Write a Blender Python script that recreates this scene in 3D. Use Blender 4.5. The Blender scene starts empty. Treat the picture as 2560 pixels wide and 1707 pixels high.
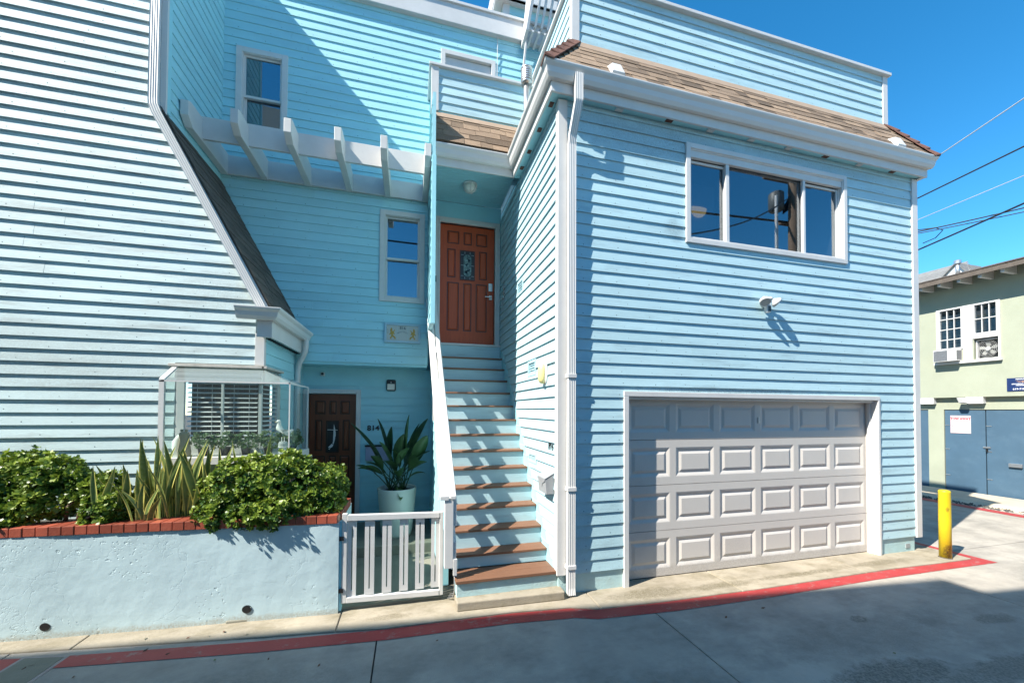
import bpy, bmesh, math, random
from mathutils import Vector, Matrix

R = random.Random(11)
C = bpy.context.scene.collection
sc = bpy.context.scene

# ------------------------------------------------------------ camera, sky, sun, exposure
def setup():
    yaw, pitch, roll = 0.2594, 0.0200, 0.0056
    s, c = math.sin(yaw), math.cos(yaw); sp, cp = math.sin(pitch), math.cos(pitch)
    r0 = Vector((c, -s, 0)); u0 = Vector((-sp*s, -sp*c, cp)); f = Vector((cp*s, cp*c, sp))
    cr, sr = math.cos(roll), math.sin(roll)
    Rt = cr*r0 + sr*u0; Up = -sr*r0 + cr*u0
    cd = bpy.data.cameras.new('camera'); co = bpy.data.objects.new('camera', cd); C.objects.link(co)
    M = Matrix(((Rt.x, Up.x, -f.x, -1.5497), (Rt.y, Up.y, -f.y, -3.8839), (Rt.z, Up.z, -f.z, 1.7438), (0, 0, 0, 1)))
    co.matrix_world = M
    cd.sensor_width = 36; cd.lens = 13.584; cd.shift_y = 0.0602; cd.clip_start = 0.05; cd.clip_end = 2000
    sc.camera = co
    w = bpy.data.worlds.new('World'); sc.world = w; w.use_nodes = True
    nt = w.node_tree; bg = nt.nodes['Background']
    sk = nt.nodes.new('ShaderNodeTexSky'); sk.sky_type = 'NISHITA'; sk.sun_disc = False
    sk.sun_elevation = math.radians(46.2); sk.sun_rotation = math.radians(251.6)
    sk.air_density = 0.8; sk.dust_density = 0.0; sk.ozone_density = 3.5
    hs = nt.nodes.new('ShaderNodeHueSaturation'); hs.inputs['Saturation'].default_value = 1.3
    hs.inputs['Value'].default_value = 0.92; hs.inputs['Hue'].default_value = 0.488
    nt.links.new(sk.outputs[0], hs.inputs['Color']); nt.links.new(hs.outputs[0], bg.inputs[0])
    bg.inputs[1].default_value = 0.14
    sd = bpy.data.lights.new('sun', 'SUN'); so = bpy.data.objects.new('sun', sd); C.objects.link(so)
    sd.energy = 4.7; sd.angle = math.radians(0.5); sd.color = (1.0, 0.95, 0.86)
    d = Vector((3.0, 1.0, -3.3)).normalized()
    so.rotation_euler = d.to_track_quat('-Z', 'Y').to_euler(); so.location = (-20, -6, 25)
    vs = sc.view_settings; vs.view_transform = 'Standard'; vs.look = 'None'; vs.gamma = 1; vs.use_curve_mapping = False
    vs.exposure = 1.2
setup()

# ------------------------------------------------------------ materials
MATS = {}
def mat(name, col, rough=.6, var=.08, scale=2.0, objvar=.04, bump=0., bscale=60., dirt=None, dcol=(.3, .28, .25), dscale=(1, 1, 12), dlo=.58, dhi=.75, metal=0., spec=.5, stretch=None):
    """procedural paint / stone / wood: large soft variation, per-piece variation, optional dirt patches and fine relief"""
    if name in MATS: return MATS[name]
    m = bpy.data.materials.new(name); m.use_nodes = True; nt = m.node_tree; N = nt.nodes; L = nt.links
    b = N['Principled BSDF']; b.inputs['Roughness'].default_value = rough; b.inputs['Metallic'].default_value = metal
    b.inputs['Specular IOR Level'].default_value = spec
    geo = N.new('ShaderNodeNewGeometry'); mp = N.new('ShaderNodeMapping'); L.new(geo.outputs['Position'], mp.inputs[0])
    if stretch: mp.inputs['Scale'].default_value = stretch
    n1 = N.new('ShaderNodeTexNoise'); n1.inputs['Scale'].default_value = scale; n1.inputs['Detail'].default_value = 6; n1.inputs['Roughness'].default_value = .65
    L.new(mp.outputs[0], n1.inputs['Vector'])
    oi = N.new('ShaderNodeObjectInfo')
    mr = N.new('ShaderNodeMapRange'); mr.inputs[1].default_value = .3; mr.inputs[2].default_value = .7; mr.inputs[3].default_value = 1-var; mr.inputs[4].default_value = 1+var
    L.new(n1.outputs['Fac'], mr.inputs[0])
    m2 = N.new('ShaderNodeMapRange'); m2.inputs[3].default_value = 1-objvar; m2.inputs[4].default_value = 1+objvar; L.new(oi.outputs['Random'], m2.inputs[0])
    mu = N.new('ShaderNodeMath'); mu.operation = 'MULTIPLY'; L.new(mr.outputs[0], mu.inputs[0]); L.new(m2.outputs[0], mu.inputs[1])
    vm = N.new('ShaderNodeVectorMath'); vm.operation = 'SCALE'; vm.inputs[0].default_value = col; L.new(mu.outputs[0], vm.inputs['Scale'])
    out = vm.outputs[0]
    if dirt:
        md = N.new('ShaderNodeMapping'); md.inputs['Scale'].default_value = dscale; L.new(geo.outputs['Position'], md.inputs[0])
        n2 = N.new('ShaderNodeTexNoise'); n2.inputs['Scale'].default_value = 1.3; n2.inputs['Detail'].default_value = 8; n2.inputs['Roughness'].default_value = .7
        L.new(md.outputs[0], n2.inputs['Vector'])
        r2 = N.new('ShaderNodeMapRange'); r2.inputs[1].default_value = dlo; r2.inputs[2].default_value = dhi; r2.inputs[4].default_value = dirt; L.new(n2.outputs['Fac'], r2.inputs[0])
        mx = N.new('ShaderNodeMix'); mx.data_type = 'RGBA'; L.new(r2.outputs[0], mx.inputs[0]); L.new(out, mx.inputs[6]); mx.inputs[7].default_value = (*dcol, 1)
        out = mx.outputs[2]
    L.new(out, b.inputs['Base Color'])
    if bump:
        n3 = N.new('ShaderNodeTexNoise'); n3.inputs['Scale'].default_value = bscale; n3.inputs['Detail'].default_value = 5; n3.inputs['Roughness'].default_value = .7
        L.new(mp.outputs[0], n3.inputs['Vector'])
        bp = N.new('ShaderNodeBump'); bp.inputs['Strength'].default_value = bump; bp.inputs['Distance'].default_value = .01
        L.new(n3.outputs['Fac'], bp.inputs['Height']); L.new(bp.outputs[0], b.inputs['Normal'])
    MATS[name] = m; return m

def glass_mat(name, tint=(.55, .6, .6), ior=1.6, rough=.0, gloss=(.9, .95, 1)):
    m = bpy.data.materials.new(name); m.use_nodes = True; nt = m.node_tree; N = nt.nodes; L = nt.links
    for n in list(N):
        if n.type != 'OUTPUT_MATERIAL': N.remove(n)
    out = [n for n in N if n.type == 'OUTPUT_MATERIAL'][0]
    t = N.new('ShaderNodeBsdfTransparent'); t.inputs[0].default_value = (*tint, 1)
    g = N.new('ShaderNodeBsdfGlossy'); g.inputs['Roughness'].default_value = rough; g.inputs['Color'].default_value = (*gloss, 1)
    f = N.new('ShaderNodeFresnel'); ge = N.new('ShaderNodeNewGeometry'); mi = N.new('ShaderNodeMapRange'); mi.inputs[3].default_value = ior; mi.inputs[4].default_value = 1/ior
    L.new(ge.outputs['Backfacing'], mi.inputs[0]); L.new(mi.outputs[0], f.inputs['IOR'])
    mx = N.new('ShaderNodeMixShader'); L.new(f.outputs[0], mx.inputs[0]); L.new(t.outputs[0], mx.inputs[1]); L.new(g.outputs[0], mx.inputs[2])
    L.new(mx.outputs[0], out.inputs['Surface']); MATS[name] = m; return m

SID_L = mat('paint_pale_aqua', (.50, .63, .645), .62, .07, 1.4, .05, .25, 40, dirt=.75, dcol=(.27, .30, .29), dscale=(1.1, 1.1, 8), dlo=.50, dhi=.74, stretch=(1, 1, 5))
SID_G = mat('paint_light_blue', (.42, .605, .655), .58, .06, 1.4, .05, .2, 40, dirt=.6, dcol=(.20, .28, .31), dscale=(.9, .9, 7), dlo=.53, dhi=.76, stretch=(1, 1, 5))
SID_R = mat('paint_aqua', (.35, .655, .72), .55, .06, 1.4, .045, .15, 40, dirt=.3, dcol=(.22, .38, .42), dscale=(.8, .8, 6), dlo=.58, dhi=.8, stretch=(1, 1, 5))
AQUA = mat('paint_aqua_trim', (.33, .665, .735), .5, .05, 2, .02, .05, 60, dirt=.25, dcol=(.2, .36, .4), dscale=(2, 2, 3))
WHITE = mat('paint_white_trim', (.61, .60, .58), .5, .06, 3, .02, .08, 60, dirt=.28, dcol=(.45, .43, .40), dscale=(3, 3, 2))
WHITE2 = mat('painted_metal_white', (.63, .62, .60), .38, .03, 2, .02, dirt=.15, dcol=(.45, .42, .4), dscale=(2, 2, 4))
DOORW = mat('garage_door_paint', (.56, .525, .485), .45, .03, 2, .01, .06, 25, dirt=.15, dcol=(.42, .40, .38), dscale=(1.5, 1.5, 2))
PLASTER = mat('painted_stucco', (.45, .575, .605), .7, .04, 1.3, 0, .16, 14, dirt=.25, dcol=(.42, .55, .56), dscale=(1.5, 1.5, 2), dlo=.5, dhi=.7)
FOUND = mat('painted_foundation', (.40, .57, .58), .75, .08, 3, 0, .5, 40, dirt=.5, dcol=(.40, .40, .33), dscale=(2, 2, 3), dlo=.5)
BRICK = mat('glazed_red_brick', (.29, .068, .038), .42, .18, 6, .28, .3, 45, dirt=.3, dcol=(.30, .16, .12), dscale=(5, 5, 5))
MORTAR = mat('mortar', (.36, .22, .17), .9, .1, 20)
SHING = mat('tan_shingle', (.22, .155, .105), .95, .12, 14, .5, .9, 160)
SHING_B = mat('brown_shingle', (.15, .07, .05), .95, .15, 14, .12, .9, 160)
SHING_D = mat('weathered_shingle', (.105, .086, .07), .95, .2, 10, .2, .9, 140)
FLASH = mat('tan_flashing', (.34, .25, .18), .7, .1, 5)
TREAD = mat('redwood_tread', (.20, .095, .052), .6, .14, 6, .12, .3, 30, stretch=(1, 14, 14))
DOOR_R = mat('stained_wood_red', (.48, .068, .014), .5, .12, 3, .02, .12, 30, stretch=(12, 12, 1))
DOOR_RD = mat('stained_wood_groove', (.07, .016, .008), .4, .05)
DOOR_B = mat('stained_wood_brown', (.15, .038, .014), .33, .15, 3, .02, .12, 30, stretch=(12, 12, 1))
DOOR_BD = mat('dark_wood_groove', (.03, .009, .005), .4, .05)
CREAM = mat('cream_concrete_apron', (.33, .285, .215), .85, .16, 3, .04, .5, 50, dirt=.75, dcol=(.19, .16, .10), dscale=(2.2, 4, 1), dlo=.47, dhi=.68)  # the concrete's own cream colour with brown dirt patches
ROADM = mat('concrete_road', (.37, .335, .285), .85, .20, 1.6, .03, .5, 90, dirt=.55, dcol=(.14, .135, .12), dscale=(1.3, 2.2, 1), dlo=.45, dhi=.70)
EARTH = mat('joint_dirt', (.07, .06, .05), .95, .2, 20)
REDP = mat('red_curb_paint', (.36, .035, .035), .6, .12, 4, .02, .3, 60, dirt=.75, dcol=(.30, .19, .17), dscale=(7, 10, 1), dlo=.57, dhi=.66)
YEL = mat('yellow_bollard_paint', (.62, .44, .01), .45, .05, 6, 0, .2, 30, dirt=.7, dcol=(.22, .15, .03), dscale=(14, 14, 8), dlo=.62, dhi=.68)
BLACK = mat('black_plastic', (.015, .015, .016), .35, .1)
DARK = mat('dark_room', (.03, .035, .04), .9, .1)
ROOMG = mat('grey_wall_inside', (.30, .29, .30), .9, .06, .7)
CURT = mat('pale_curtain', (.30, .30, .27), .9, .1, 3, 0, .3, 20, stretch=(14, 14, 1))
STEEL = mat('galvanised_steel', (.50, .50, .50), .38, .1, 8, 0, metal=.8)
CHROME = mat('satin_nickel', (.60, .59, .57), .3, .04, metal=.9)
def emit(m, c, k):
    b = m.node_tree.nodes['Principled BSDF']; b.inputs['Emission Color'].default_value = (*c, 1); b.inputs['Emission Strength'].default_value = k; return m
LAMPG = mat('frosted_lamp_glass', (.78, .76, .68), .35, .05)
AMBER = mat('amber_lamp_glass', (.85, .70, .30), .4, .04)
GREENW = mat('pale_green_stucco', (.35, .37, .28), .85, .06, 1.2, 0, .4, 60, dirt=.3, dcol=(.25, .28, .20), dscale=(1, 1.5, 1.2), dlo=.5)
BLUED = mat('steel_blue_door', (.055, .11, .165), .6, .1, 1.5, .02, .1, 30, dirt=.45, dcol=(.11, .18, .24), dscale=(1, 2, 3), dlo=.5, dhi=.8)
GREYSH = mat('grey_shingle', (.17, .17, .165), .95, .15, 8, .15, .6, 90)
POT = mat('glazed_pale_pot', (.56, .62, .58), .35, .05, 3)
def stains(m, spots, col, edge=.35, nsc=7.):
    nt = m.node_tree; N = nt.nodes; L = nt.links; b = N['Principled BSDF']; src = b.inputs['Base Color'].links[0].from_socket
    geo = N.new('ShaderNodeNewGeometry'); nz = N.new('ShaderNodeTexNoise'); nz.inputs['Scale'].default_value = nsc; nz.inputs['Detail'].default_value = 8; nz.inputs['Roughness'].default_value = .75
    L.new(geo.outputs['Position'], nz.inputs['Vector']); nf = N.new('ShaderNodeTexNoise'); nf.inputs['Scale'].default_value = 70; nf.inputs['Detail'].default_value = 4; L.new(geo.outputs['Position'], nf.inputs['Vector'])
    acc = None
    for (x, y, z, rx, ry, rz, k) in spots:
        mp = N.new('ShaderNodeMapping'); mp.vector_type = 'POINT'; mp.inputs['Location'].default_value = (-x/rx, -y/ry, -z/rz); mp.inputs['Scale'].default_value = (1/rx, 1/ry, 1/rz)
        L.new(geo.outputs['Position'], mp.inputs[0]); ln = N.new('ShaderNodeVectorMath'); ln.operation = 'LENGTH'; L.new(mp.outputs[0], ln.inputs[0])
        ad = N.new('ShaderNodeMath'); ad.operation = 'MULTIPLY_ADD'; L.new(nz.outputs['Fac'], ad.inputs[0]); ad.inputs[1].default_value = 2.2; L.new(ln.outputs['Value'], ad.inputs[2])
        mr = N.new('ShaderNodeMapRange'); mr.inputs[1].default_value = 2.1+edge; mr.inputs[2].default_value = 2.1-edge; mr.inputs[4].default_value = k; L.new(ad.outputs[0], mr.inputs[0])
        if acc is None: acc = mr.outputs[0]
        else:
            mx = N.new('ShaderNodeMath'); mx.operation = 'MAXIMUM'; L.new(acc, mx.inputs[0]); L.new(mr.outputs[0], mx.inputs[1]); acc = mx.outputs[0]
    gr = N.new('ShaderNodeMapRange'); gr.inputs[1].default_value = .35; gr.inputs[2].default_value = .65; gr.inputs[3].default_value = .35; L.new(nf.outputs['Fac'], gr.inputs[0])
    mu = N.new('ShaderNodeMath'); mu.operation = 'MULTIPLY'; L.new(acc, mu.inputs[0]); L.new(gr.outputs[0], mu.inputs[1])
    mx = N.new('ShaderNodeMix'); mx.data_type = 'RGBA'; L.new(mu.outputs[0], mx.inputs[0]); L.new(src, mx.inputs[6]); mx.inputs[7].default_value = (*col, 1); L.new(mx.outputs[2], b.inputs['Base Color'])
stains(ROADM, [(1.95,-1.80,-.22,.55,.17,1,.95), (2.9,-1.95,-.22,.7,.12,1,.8), (2.62,-1.13,-.22,.10,.05,1,.9), (3.9,-1.45,-.22,.22,.07,1,.7), (-.2,-1.6,-.22,.9,.3,1,.35), (2.4,-1.35,-.22,1.1,.25,1,.3), (-2.8,-.75,-.22,.8,.2,1,.3), (7.4,-.9,-.22,1.6,.3,1,.35)], (.13,.12,.095), .22)
stains(CREAM, [(1.0,-.22,-.2,.5,.10,1,.8), (1.9,-.24,-.2,.4,.07,1,.75), (3.0,-.22,-.2,.7,.05,1,.8), (-1.75,-.02,-.2,.22,.05,1,.6), (4.4,-.2,-.2,.5,.06,1,.7), (-4.4,.28,-.2,.8,.1,1,.35)], (.12,.10,.055), .3)
stains(YEL, [(5.47,-.34,-.12,.05,.05,.10,1.), (5.55,-.33,.05,.03,.04,.16,.8), (5.46,-.35,.45,.02,.03,.03,.9)], (.10,.06,.02), .25, 30.)
stains(DOORW, [(1.6,.13,-.15,3.5,1,.07,.45), (2.4,.13,.05,.25,1,.12,.25), (1.0,.13,.6,.2,1,.5,.18)], (.25,.22,.20), .3, 5.)
stains(SID_L, [(-4.9,1.06,2.2,1.6,1,.35,.35), (-5.2,1.06,5.2,1.0,1,.5,.4), (-3.5,1.06,3.0,.5,1,.25,.45)], (.26,.29,.27), .5, 4.)
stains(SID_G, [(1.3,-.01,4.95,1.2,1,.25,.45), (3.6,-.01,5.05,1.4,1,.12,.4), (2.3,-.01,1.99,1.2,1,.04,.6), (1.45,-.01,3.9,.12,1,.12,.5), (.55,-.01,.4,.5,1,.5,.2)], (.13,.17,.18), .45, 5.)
def plaster_relief(m):
    nt = m.node_tree; N = nt.nodes; L = nt.links; b = N['Principled BSDF']; geo = N.new('ShaderNodeNewGeometry')
    big = N.new('ShaderNodeTexNoise'); big.inputs['Scale'].default_value = 1.9; big.inputs['Detail'].default_value = 4; L.new(geo.outputs['Position'], big.inputs['Vector'])
    mk = N.new('ShaderNodeMapRange'); mk.inputs[1].default_value = .55; mk.inputs[2].default_value = .66; L.new(big.outputs['Fac'], mk.inputs[0])
    pit = N.new('ShaderNodeTexNoise'); pit.inputs['Scale'].default_value = 32; pit.inputs['Detail'].default_value = 5; L.new(geo.outputs['Position'], pit.inputs['Vector'])
    pr = N.new('ShaderNodeMapRange'); pr.inputs[1].default_value = .60; pr.inputs[2].default_value = .68; L.new(pit.outputs['Fac'], pr.inputs[0])
    m1 = N.new('ShaderNodeMath'); m1.operation = 'MULTIPLY'; L.new(mk.outputs[0], m1.inputs[0]); L.new(pr.outputs[0], m1.inputs[1])
    vo = N.new('ShaderNodeTexVoronoi'); vo.feature = 'DISTANCE_TO_EDGE'; vo.inputs['Scale'].default_value = 1.3
    dn = N.new('ShaderNodeTexNoise'); dn.inputs['Scale'].default_value = 5; dn.inputs['Detail'].default_value = 6; L.new(geo.outputs['Position'], dn.inputs['Vector'])
    av = N.new('ShaderNodeVectorMath'); av.operation = 'MULTIPLY_ADD'; L.new(dn.outputs['Color'], av.inputs[0]); av.inputs[1].default_value = (.5,.5,.5); L.new(geo.outputs['Position'], av.inputs[2]); L.new(av.outputs[0], vo.inputs['Vector'])
    cr = N.new('ShaderNodeMapRange'); cr.inputs[1].default_value = .008; cr.inputs[2].default_value = .0; L.new(vo.outputs['Distance'], cr.inputs[0])
    m2 = N.new('ShaderNodeMath'); m2.operation = 'MULTIPLY'; L.new(cr.outputs[0], m2.inputs[0]); m2.inputs[1].default_value = .12
    sm = N.new('ShaderNodeMath'); sm.operation = 'ADD'; L.new(m1.outputs[0], sm.inputs[0]); L.new(m2.outputs[0], sm.inputs[1])
    un = N.new('ShaderNodeTexNoise'); un.inputs['Scale'].default_value = 6; un.inputs['Detail'].default_value = 5; L.new(geo.outputs['Position'], un.inputs['Vector'])
    s2 = N.new('ShaderNodeMath'); s2.operation = 'MULTIPLY_ADD'; L.new(sm.outputs[0], s2.inputs[0]); s2.inputs[1].default_value = -1.; L.new(un.outputs['Fac'], s2.inputs[2])
    bp = N.new('ShaderNodeBump'); bp.inputs['Strength'].default_value = .55; bp.inputs['Distance'].default_value = .012; L.new(s2.outputs[0], bp.inputs['Height']); L.new(bp.outputs[0], b.inputs['Normal'])
plaster_relief(PLASTER)
stains(PLASTER, [(-3.2,.25,-.21,4,2,.045,.7), (-4.52,.35,-.2,.06,1,.10,.5), (-2.98,.2,-.2,.06,1,.10,.5)], (.30,.27,.20), .35, 9.)
LEAF = None
def leaf_mat(name, col, col2, rough=.35, sc_=9., edge=None, trans=.25):
    m = bpy.data.materials.new(name); m.use_nodes = True; nt = m.node_tree; N = nt.nodes; L = nt.links
    b = N['Principled BSDF']; b.inputs['Roughness'].default_value = rough
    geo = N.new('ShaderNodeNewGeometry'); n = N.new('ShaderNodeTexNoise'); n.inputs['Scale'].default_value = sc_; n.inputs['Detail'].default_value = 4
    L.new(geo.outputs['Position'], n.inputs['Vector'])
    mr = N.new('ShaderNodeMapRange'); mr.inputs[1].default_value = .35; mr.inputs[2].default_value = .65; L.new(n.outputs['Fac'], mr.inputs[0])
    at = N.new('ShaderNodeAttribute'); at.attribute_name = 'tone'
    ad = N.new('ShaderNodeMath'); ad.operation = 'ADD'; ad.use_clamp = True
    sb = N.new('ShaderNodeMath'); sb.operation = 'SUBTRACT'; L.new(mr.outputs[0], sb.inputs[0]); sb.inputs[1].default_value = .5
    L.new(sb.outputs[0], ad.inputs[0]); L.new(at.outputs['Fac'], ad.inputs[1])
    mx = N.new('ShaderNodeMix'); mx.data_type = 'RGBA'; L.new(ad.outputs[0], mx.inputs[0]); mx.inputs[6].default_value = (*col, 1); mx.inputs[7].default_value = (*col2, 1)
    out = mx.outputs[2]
    if edge:
        uv = N.new('ShaderNodeUVMap'); uv.uv_map = 'UVMap'; sp = N.new('ShaderNodeSeparateXYZ'); L.new(uv.outputs[0], sp.inputs[0])
        # |u-.5| > .36 -> margin
        a = N.new('ShaderNodeMath'); a.operation = 'SUBTRACT'; L.new(sp.outputs[0], a.inputs[0]); a.inputs[1].default_value = .5
        ab = N.new('ShaderNodeMath'); ab.operation = 'ABSOLUTE'; L.new(a.outputs[0], ab.inputs[0])
        g = N.new('ShaderNodeMapRange'); g.inputs[1].default_value = .34; g.inputs[2].default_value = .38; L.new(ab.outputs[0], g.inputs[0])
        # cross banding
        w = N.new('ShaderNodeTexNoise'); w.inputs['Scale'].default_value = 1.; w.inputs['Detail'].default_value = 3
        mp = N.new('ShaderNodeMapping'); mp.inputs['Scale'].default_value = (2, 34, 1); L.new(uv.outputs[0], mp.inputs[0]); L.new(mp.outputs[0], w.inputs['Vector'])
        wr = N.new('ShaderNodeMapRange'); wr.inputs[1].default_value = .45; wr.inputs[2].default_value = .6; wr.inputs[4].default_value = .75; L.new(w.outputs['Fac'], wr.inputs[0])
        mb = N.new('ShaderNodeMix'); mb.data_type = 'RGBA'; L.new(wr.outputs[0], mb.inputs[0]); L.new(out, mb.inputs[6]); mb.inputs[7].default_value = (.16, .21, .08, 1)
        me = N.new('ShaderNodeMix'); me.data_type = 'RGBA'; L.new(g.outputs[0], me.inputs[0]); L.new(mb.outputs[2], me.inputs[6]); me.inputs[7].default_value = (*edge, 1)
        out = me.outputs[2]
    L.new(out, b.inputs['Base Color'])
    if trans:
        o = [x for x in N if x.type == 'OUTPUT_MATERIAL'][0]
        tr = N.new('ShaderNodeBsdfTranslucent'); L.new(out, tr.inputs[0]); ms = N.new('ShaderNodeMixShader'); ms.inputs[0].default_value = trans
        L.new(b.outputs[0], ms.inputs[1]); L.new(tr.outputs[0], ms.inputs[2]); L.new(ms.outputs[0], o.inputs['Surface'])
    MATS[name] = m; return m
JADE = leaf_mat('jade_leaf', (.035, .10, .010), (.26, .34, .04), .42, 6)
SNAKE = leaf_mat('snake_plant_leaf', (.09, .14, .03), (.20, .26, .07), .4, 5, edge=(.66, .58, .16), trans=.12)
BOP = leaf_mat('bird_of_paradise_leaf', (.022, .065, .028), (.06, .13, .05), .35, 4, trans=.12)
HERB = leaf_mat('herb_leaf', (.07, .16, .05), (.32, .40, .22), .5, 14)
BARK = mat('bark', (.16, .11, .075), .9, .2, 20)
GLASS = glass_mat('window_glass', (.55, .60, .63), 2.6)
GLASS2 = glass_mat('clear_bay_glass', (.86, .93, .91), 1.45)
GLASS3 = glass_mat('dusty_top_glass', (.80, .90, .87), 1.5)
def dusty(m, f):
    nt = m.node_tree; out = [n for n in nt.nodes if n.type == 'OUTPUT_MATERIAL'][0]; src = out.inputs['Surface'].links[0].from_socket
    d = nt.nodes.new('ShaderNodeBsdfDiffuse'); d.inputs[0].default_value = (.62, .70, .68, 1); mx = nt.nodes.new('ShaderNodeMixShader'); mx.inputs[0].default_value = f
    nt.links.new(src, mx.inputs[1]); nt.links.new(d.outputs[0], mx.inputs[2]); nt.links.new(mx.outputs[0], out.inputs['Surface'])
dusty(GLASS3, .20); dusty(GLASS2, .03)
GLASSD = glass_mat('leaded_door_glass', (.35, .4, .4), 1.6, .05)

# ------------------------------------------------------------ object helpers
LOC = {}
def root(name, loc, label, cat, group=None):
    o = bpy.data.objects.new(name, None); C.objects.link(o); o.location = loc; o.empty_display_size = .1
    o['label'] = label; o['category'] = cat
    if group: o['group'] = group
    LOC[o.name] = Vector(loc); return o
def baseof(o):
    while o.parent: o = o.parent
    return LOC.get(o.name, Vector((0, 0, 0)))
def tag(o, label=None, cat=None, group=None, kind=None):
    if label: o['label'] = label
    if cat: o['category'] = cat
    if group: o['group'] = group
    if kind: o['kind'] = kind
    return o
class MB:
    def __init__(s): s.v = []; s.f = []; s.uv = None; s.tone = None
    def add(s, vs, fs):
        n = len(s.v); s.v += [Vector(v) for v in vs]; s.f += [tuple(i+n for i in f) for f in fs]; return s
    def box(s, x0, x1, y0, y1, z0, z1):
        if x0 > x1: x0, x1 = x1, x0
        if y0 > y1: y0, y1 = y1, y0
        if z0 > z1: z0, z1 = z1, z0
        return s.add([(x0,y0,z0),(x1,y0,z0),(x1,y1,z0),(x0,y1,z0),(x0,y0,z1),(x1,y0,z1),(x1,y1,z1),(x0,y1,z1)],
                     [(0,3,2,1),(4,5,6,7),(0,1,5,4),(1,2,6,5),(2,3,7,6),(3,0,4,7)])
    def hexa(s, p):   # 8 points: bottom 4 ccw, top 4 ccw
        return s.add(p, [(0,3,2,1),(4,5,6,7),(0,1,5,4),(1,2,6,5),(2,3,7,6),(3,0,4,7)])
    def fbox(s, F, u0, u1, n0, n1, z0, z1):
        if u0 > u1: u0, u1 = u1, u0
        if n0 > n1: n0, n1 = n1, n0
        if z0 > z1: z0, z1 = z1, z0
        P = F.P
        return s.hexa([P(u0,n1,z0),P(u1,n1,z0),P(u1,n0,z0),P(u0,n0,z0),P(u0,n1,z1),P(u1,n1,z1),P(u1,n0,z1),P(u0,n0,z1)])
    def ring(s, F, u0, u1, z0, z1, w, n0, n1):
        s.fbox(F, u0, u0+w, n0, n1, z0, z1); s.fbox(F, u1-w, u1, n0, n1, z0, z1)
        s.fbox(F, u0+w, u1-w, n0, n1, z1-w, z1); s.fbox(F, u0+w, u1-w, n0, n1, z0, z0+w); return s
    def extr(s, pts, d):   # polygon pts (3D, planar) extruded by vector d
        n = len(pts); d = Vector(d); a = [Vector(p) for p in pts]
        fs = [tuple(range(n)), tuple(range(2*n-1, n-1, -1))] + [(i, n+i, n+(i+1) % n, (i+1) % n) for i in range(n)]
        return s.add(a + [p+d for p in a], fs)
    def tube(s, pts, r, k=8, cap=True, rs=None):
        pts = [Vector(p) for p in pts]; n0 = len(s.v); up = None
        for i, p in enumerate(pts):
            t = (pts[min(i+1, len(pts)-1)] - pts[max(i-1, 0)]).normalized()
            if up is None:
                up = t.orthogonal().normalized()
            up = (up - t*up.dot(t)).normalized(); b = t.cross(up); rr = rs[i] if rs else r
            for j in range(k):
                a = 2*math.pi*j/k; s.v.append(p + rr*(math.cos(a)*up + math.sin(a)*b))
        for i in range(len(pts)-1):
            for j in range(k):
                s.f.append((n0+i*k+j, n0+i*k+(j+1) % k, n0+(i+1)*k+(j+1) % k, n0+(i+1)*k+j))
        if cap:
            s.f.append(tuple(n0+k-1-j for j in range(k))); s.f.append(tuple(n0+(len(pts)-1)*k+j for j in range(k)))
        return s
    def lathe(s, prof, c, axis='z', k=20, sx=1, sy=1):
        c = Vector(c); n0 = len(s.v)
        for r, h in prof:
            for j in range(k):
                a = 2*math.pi*j/k; x, y = r*math.cos(a)*sx, r*math.sin(a)*sy
                p = {'z': (x, y, h), 'y': (x, h, y), 'x': (h, x, y)}[axis]; s.v.append(c + Vector(p))
        for i in range(len(prof)-1):
            for j in range(k):
                s.f.append((n0+i*k+j, n0+i*k+(j+1) % k, n0+(i+1)*k+(j+1) % k, n0+(i+1)*k+j))
        s.f.append(tuple(n0+k-1-j for j in range(k))); s.f.append(tuple(n0+(len(prof)-1)*k+j for j in range(k)))
        return s
    def mesh(s, name, m, L=Vector((0, 0, 0)), smooth=False, fix=True):
        me = bpy.data.meshes.new(name); me.from_pydata([tuple(v-L) for v in s.v], [], s.f)
        if s.uv:
            ul = me.uv_layers.new(name='UVMap'); 
            for p in me.polygons:
                for li in p.loop_indices: ul.data[li].uv = s.uv[me.loops[li].vertex_index]
        if s.tone:
            at = me.attributes.new('tone', 'FLOAT', 'POINT'); at.data.foreach_set('value', s.tone)
        if fix:
            bm = bmesh.new(); bm.from_mesh(me); bmesh.ops.recalc_face_normals(bm, faces=bm.faces); bm.to_mesh(me); bm.free()
        if smooth: me.polygons.foreach_set('use_smooth', [True]*len(me.polygons))
        me.materials.append(m); me.update(); return me
    def build(s, name, m, parent=None, bev=0, smooth=False, kind=None, label=None, fix=True):
        L = baseof(parent) if parent else Vector((0, 0, 0))
        me = s.mesh(name, m, L, smooth, fix)
        o = bpy.data.objects.new(name, me); C.objects.link(o); o.parent = parent
        if bev:
            b = o.modifiers.new('b', 'BEVEL'); b.width = bev; b.segments = 2; b.limit_method = 'ANGLE'; b.angle_limit = math.radians(40)
        if kind: o['kind'] = kind
        if label: o['label'] = label
        return o
def inst(name, me, pos, parent, rot=None, scl=None):
    o = bpy.data.objects.new(name, me); C.objects.link(o); o.parent = parent; o.location = Vector(pos) - baseof(parent)
    if rot: o.rotation_euler = rot
    if scl: o.scale = scl
    return o
class F:
    def __init__(s, O, U, N): s.O = Vector(O); s.U = Vector(U); s.N = Vector(N)
    def P(s, u, n, z): p = s.O + s.U*u + s.N*n; return Vector((p.x, p.y, s.O.z + z))
def front(Y): return F((0, Y, 0), (1, 0, 0), (0, -1, 0))
def faceL(X): return F((X, 0, 0), (0, -1, 0), (-1, 0, 0))     # faces -X, u = -Y
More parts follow.
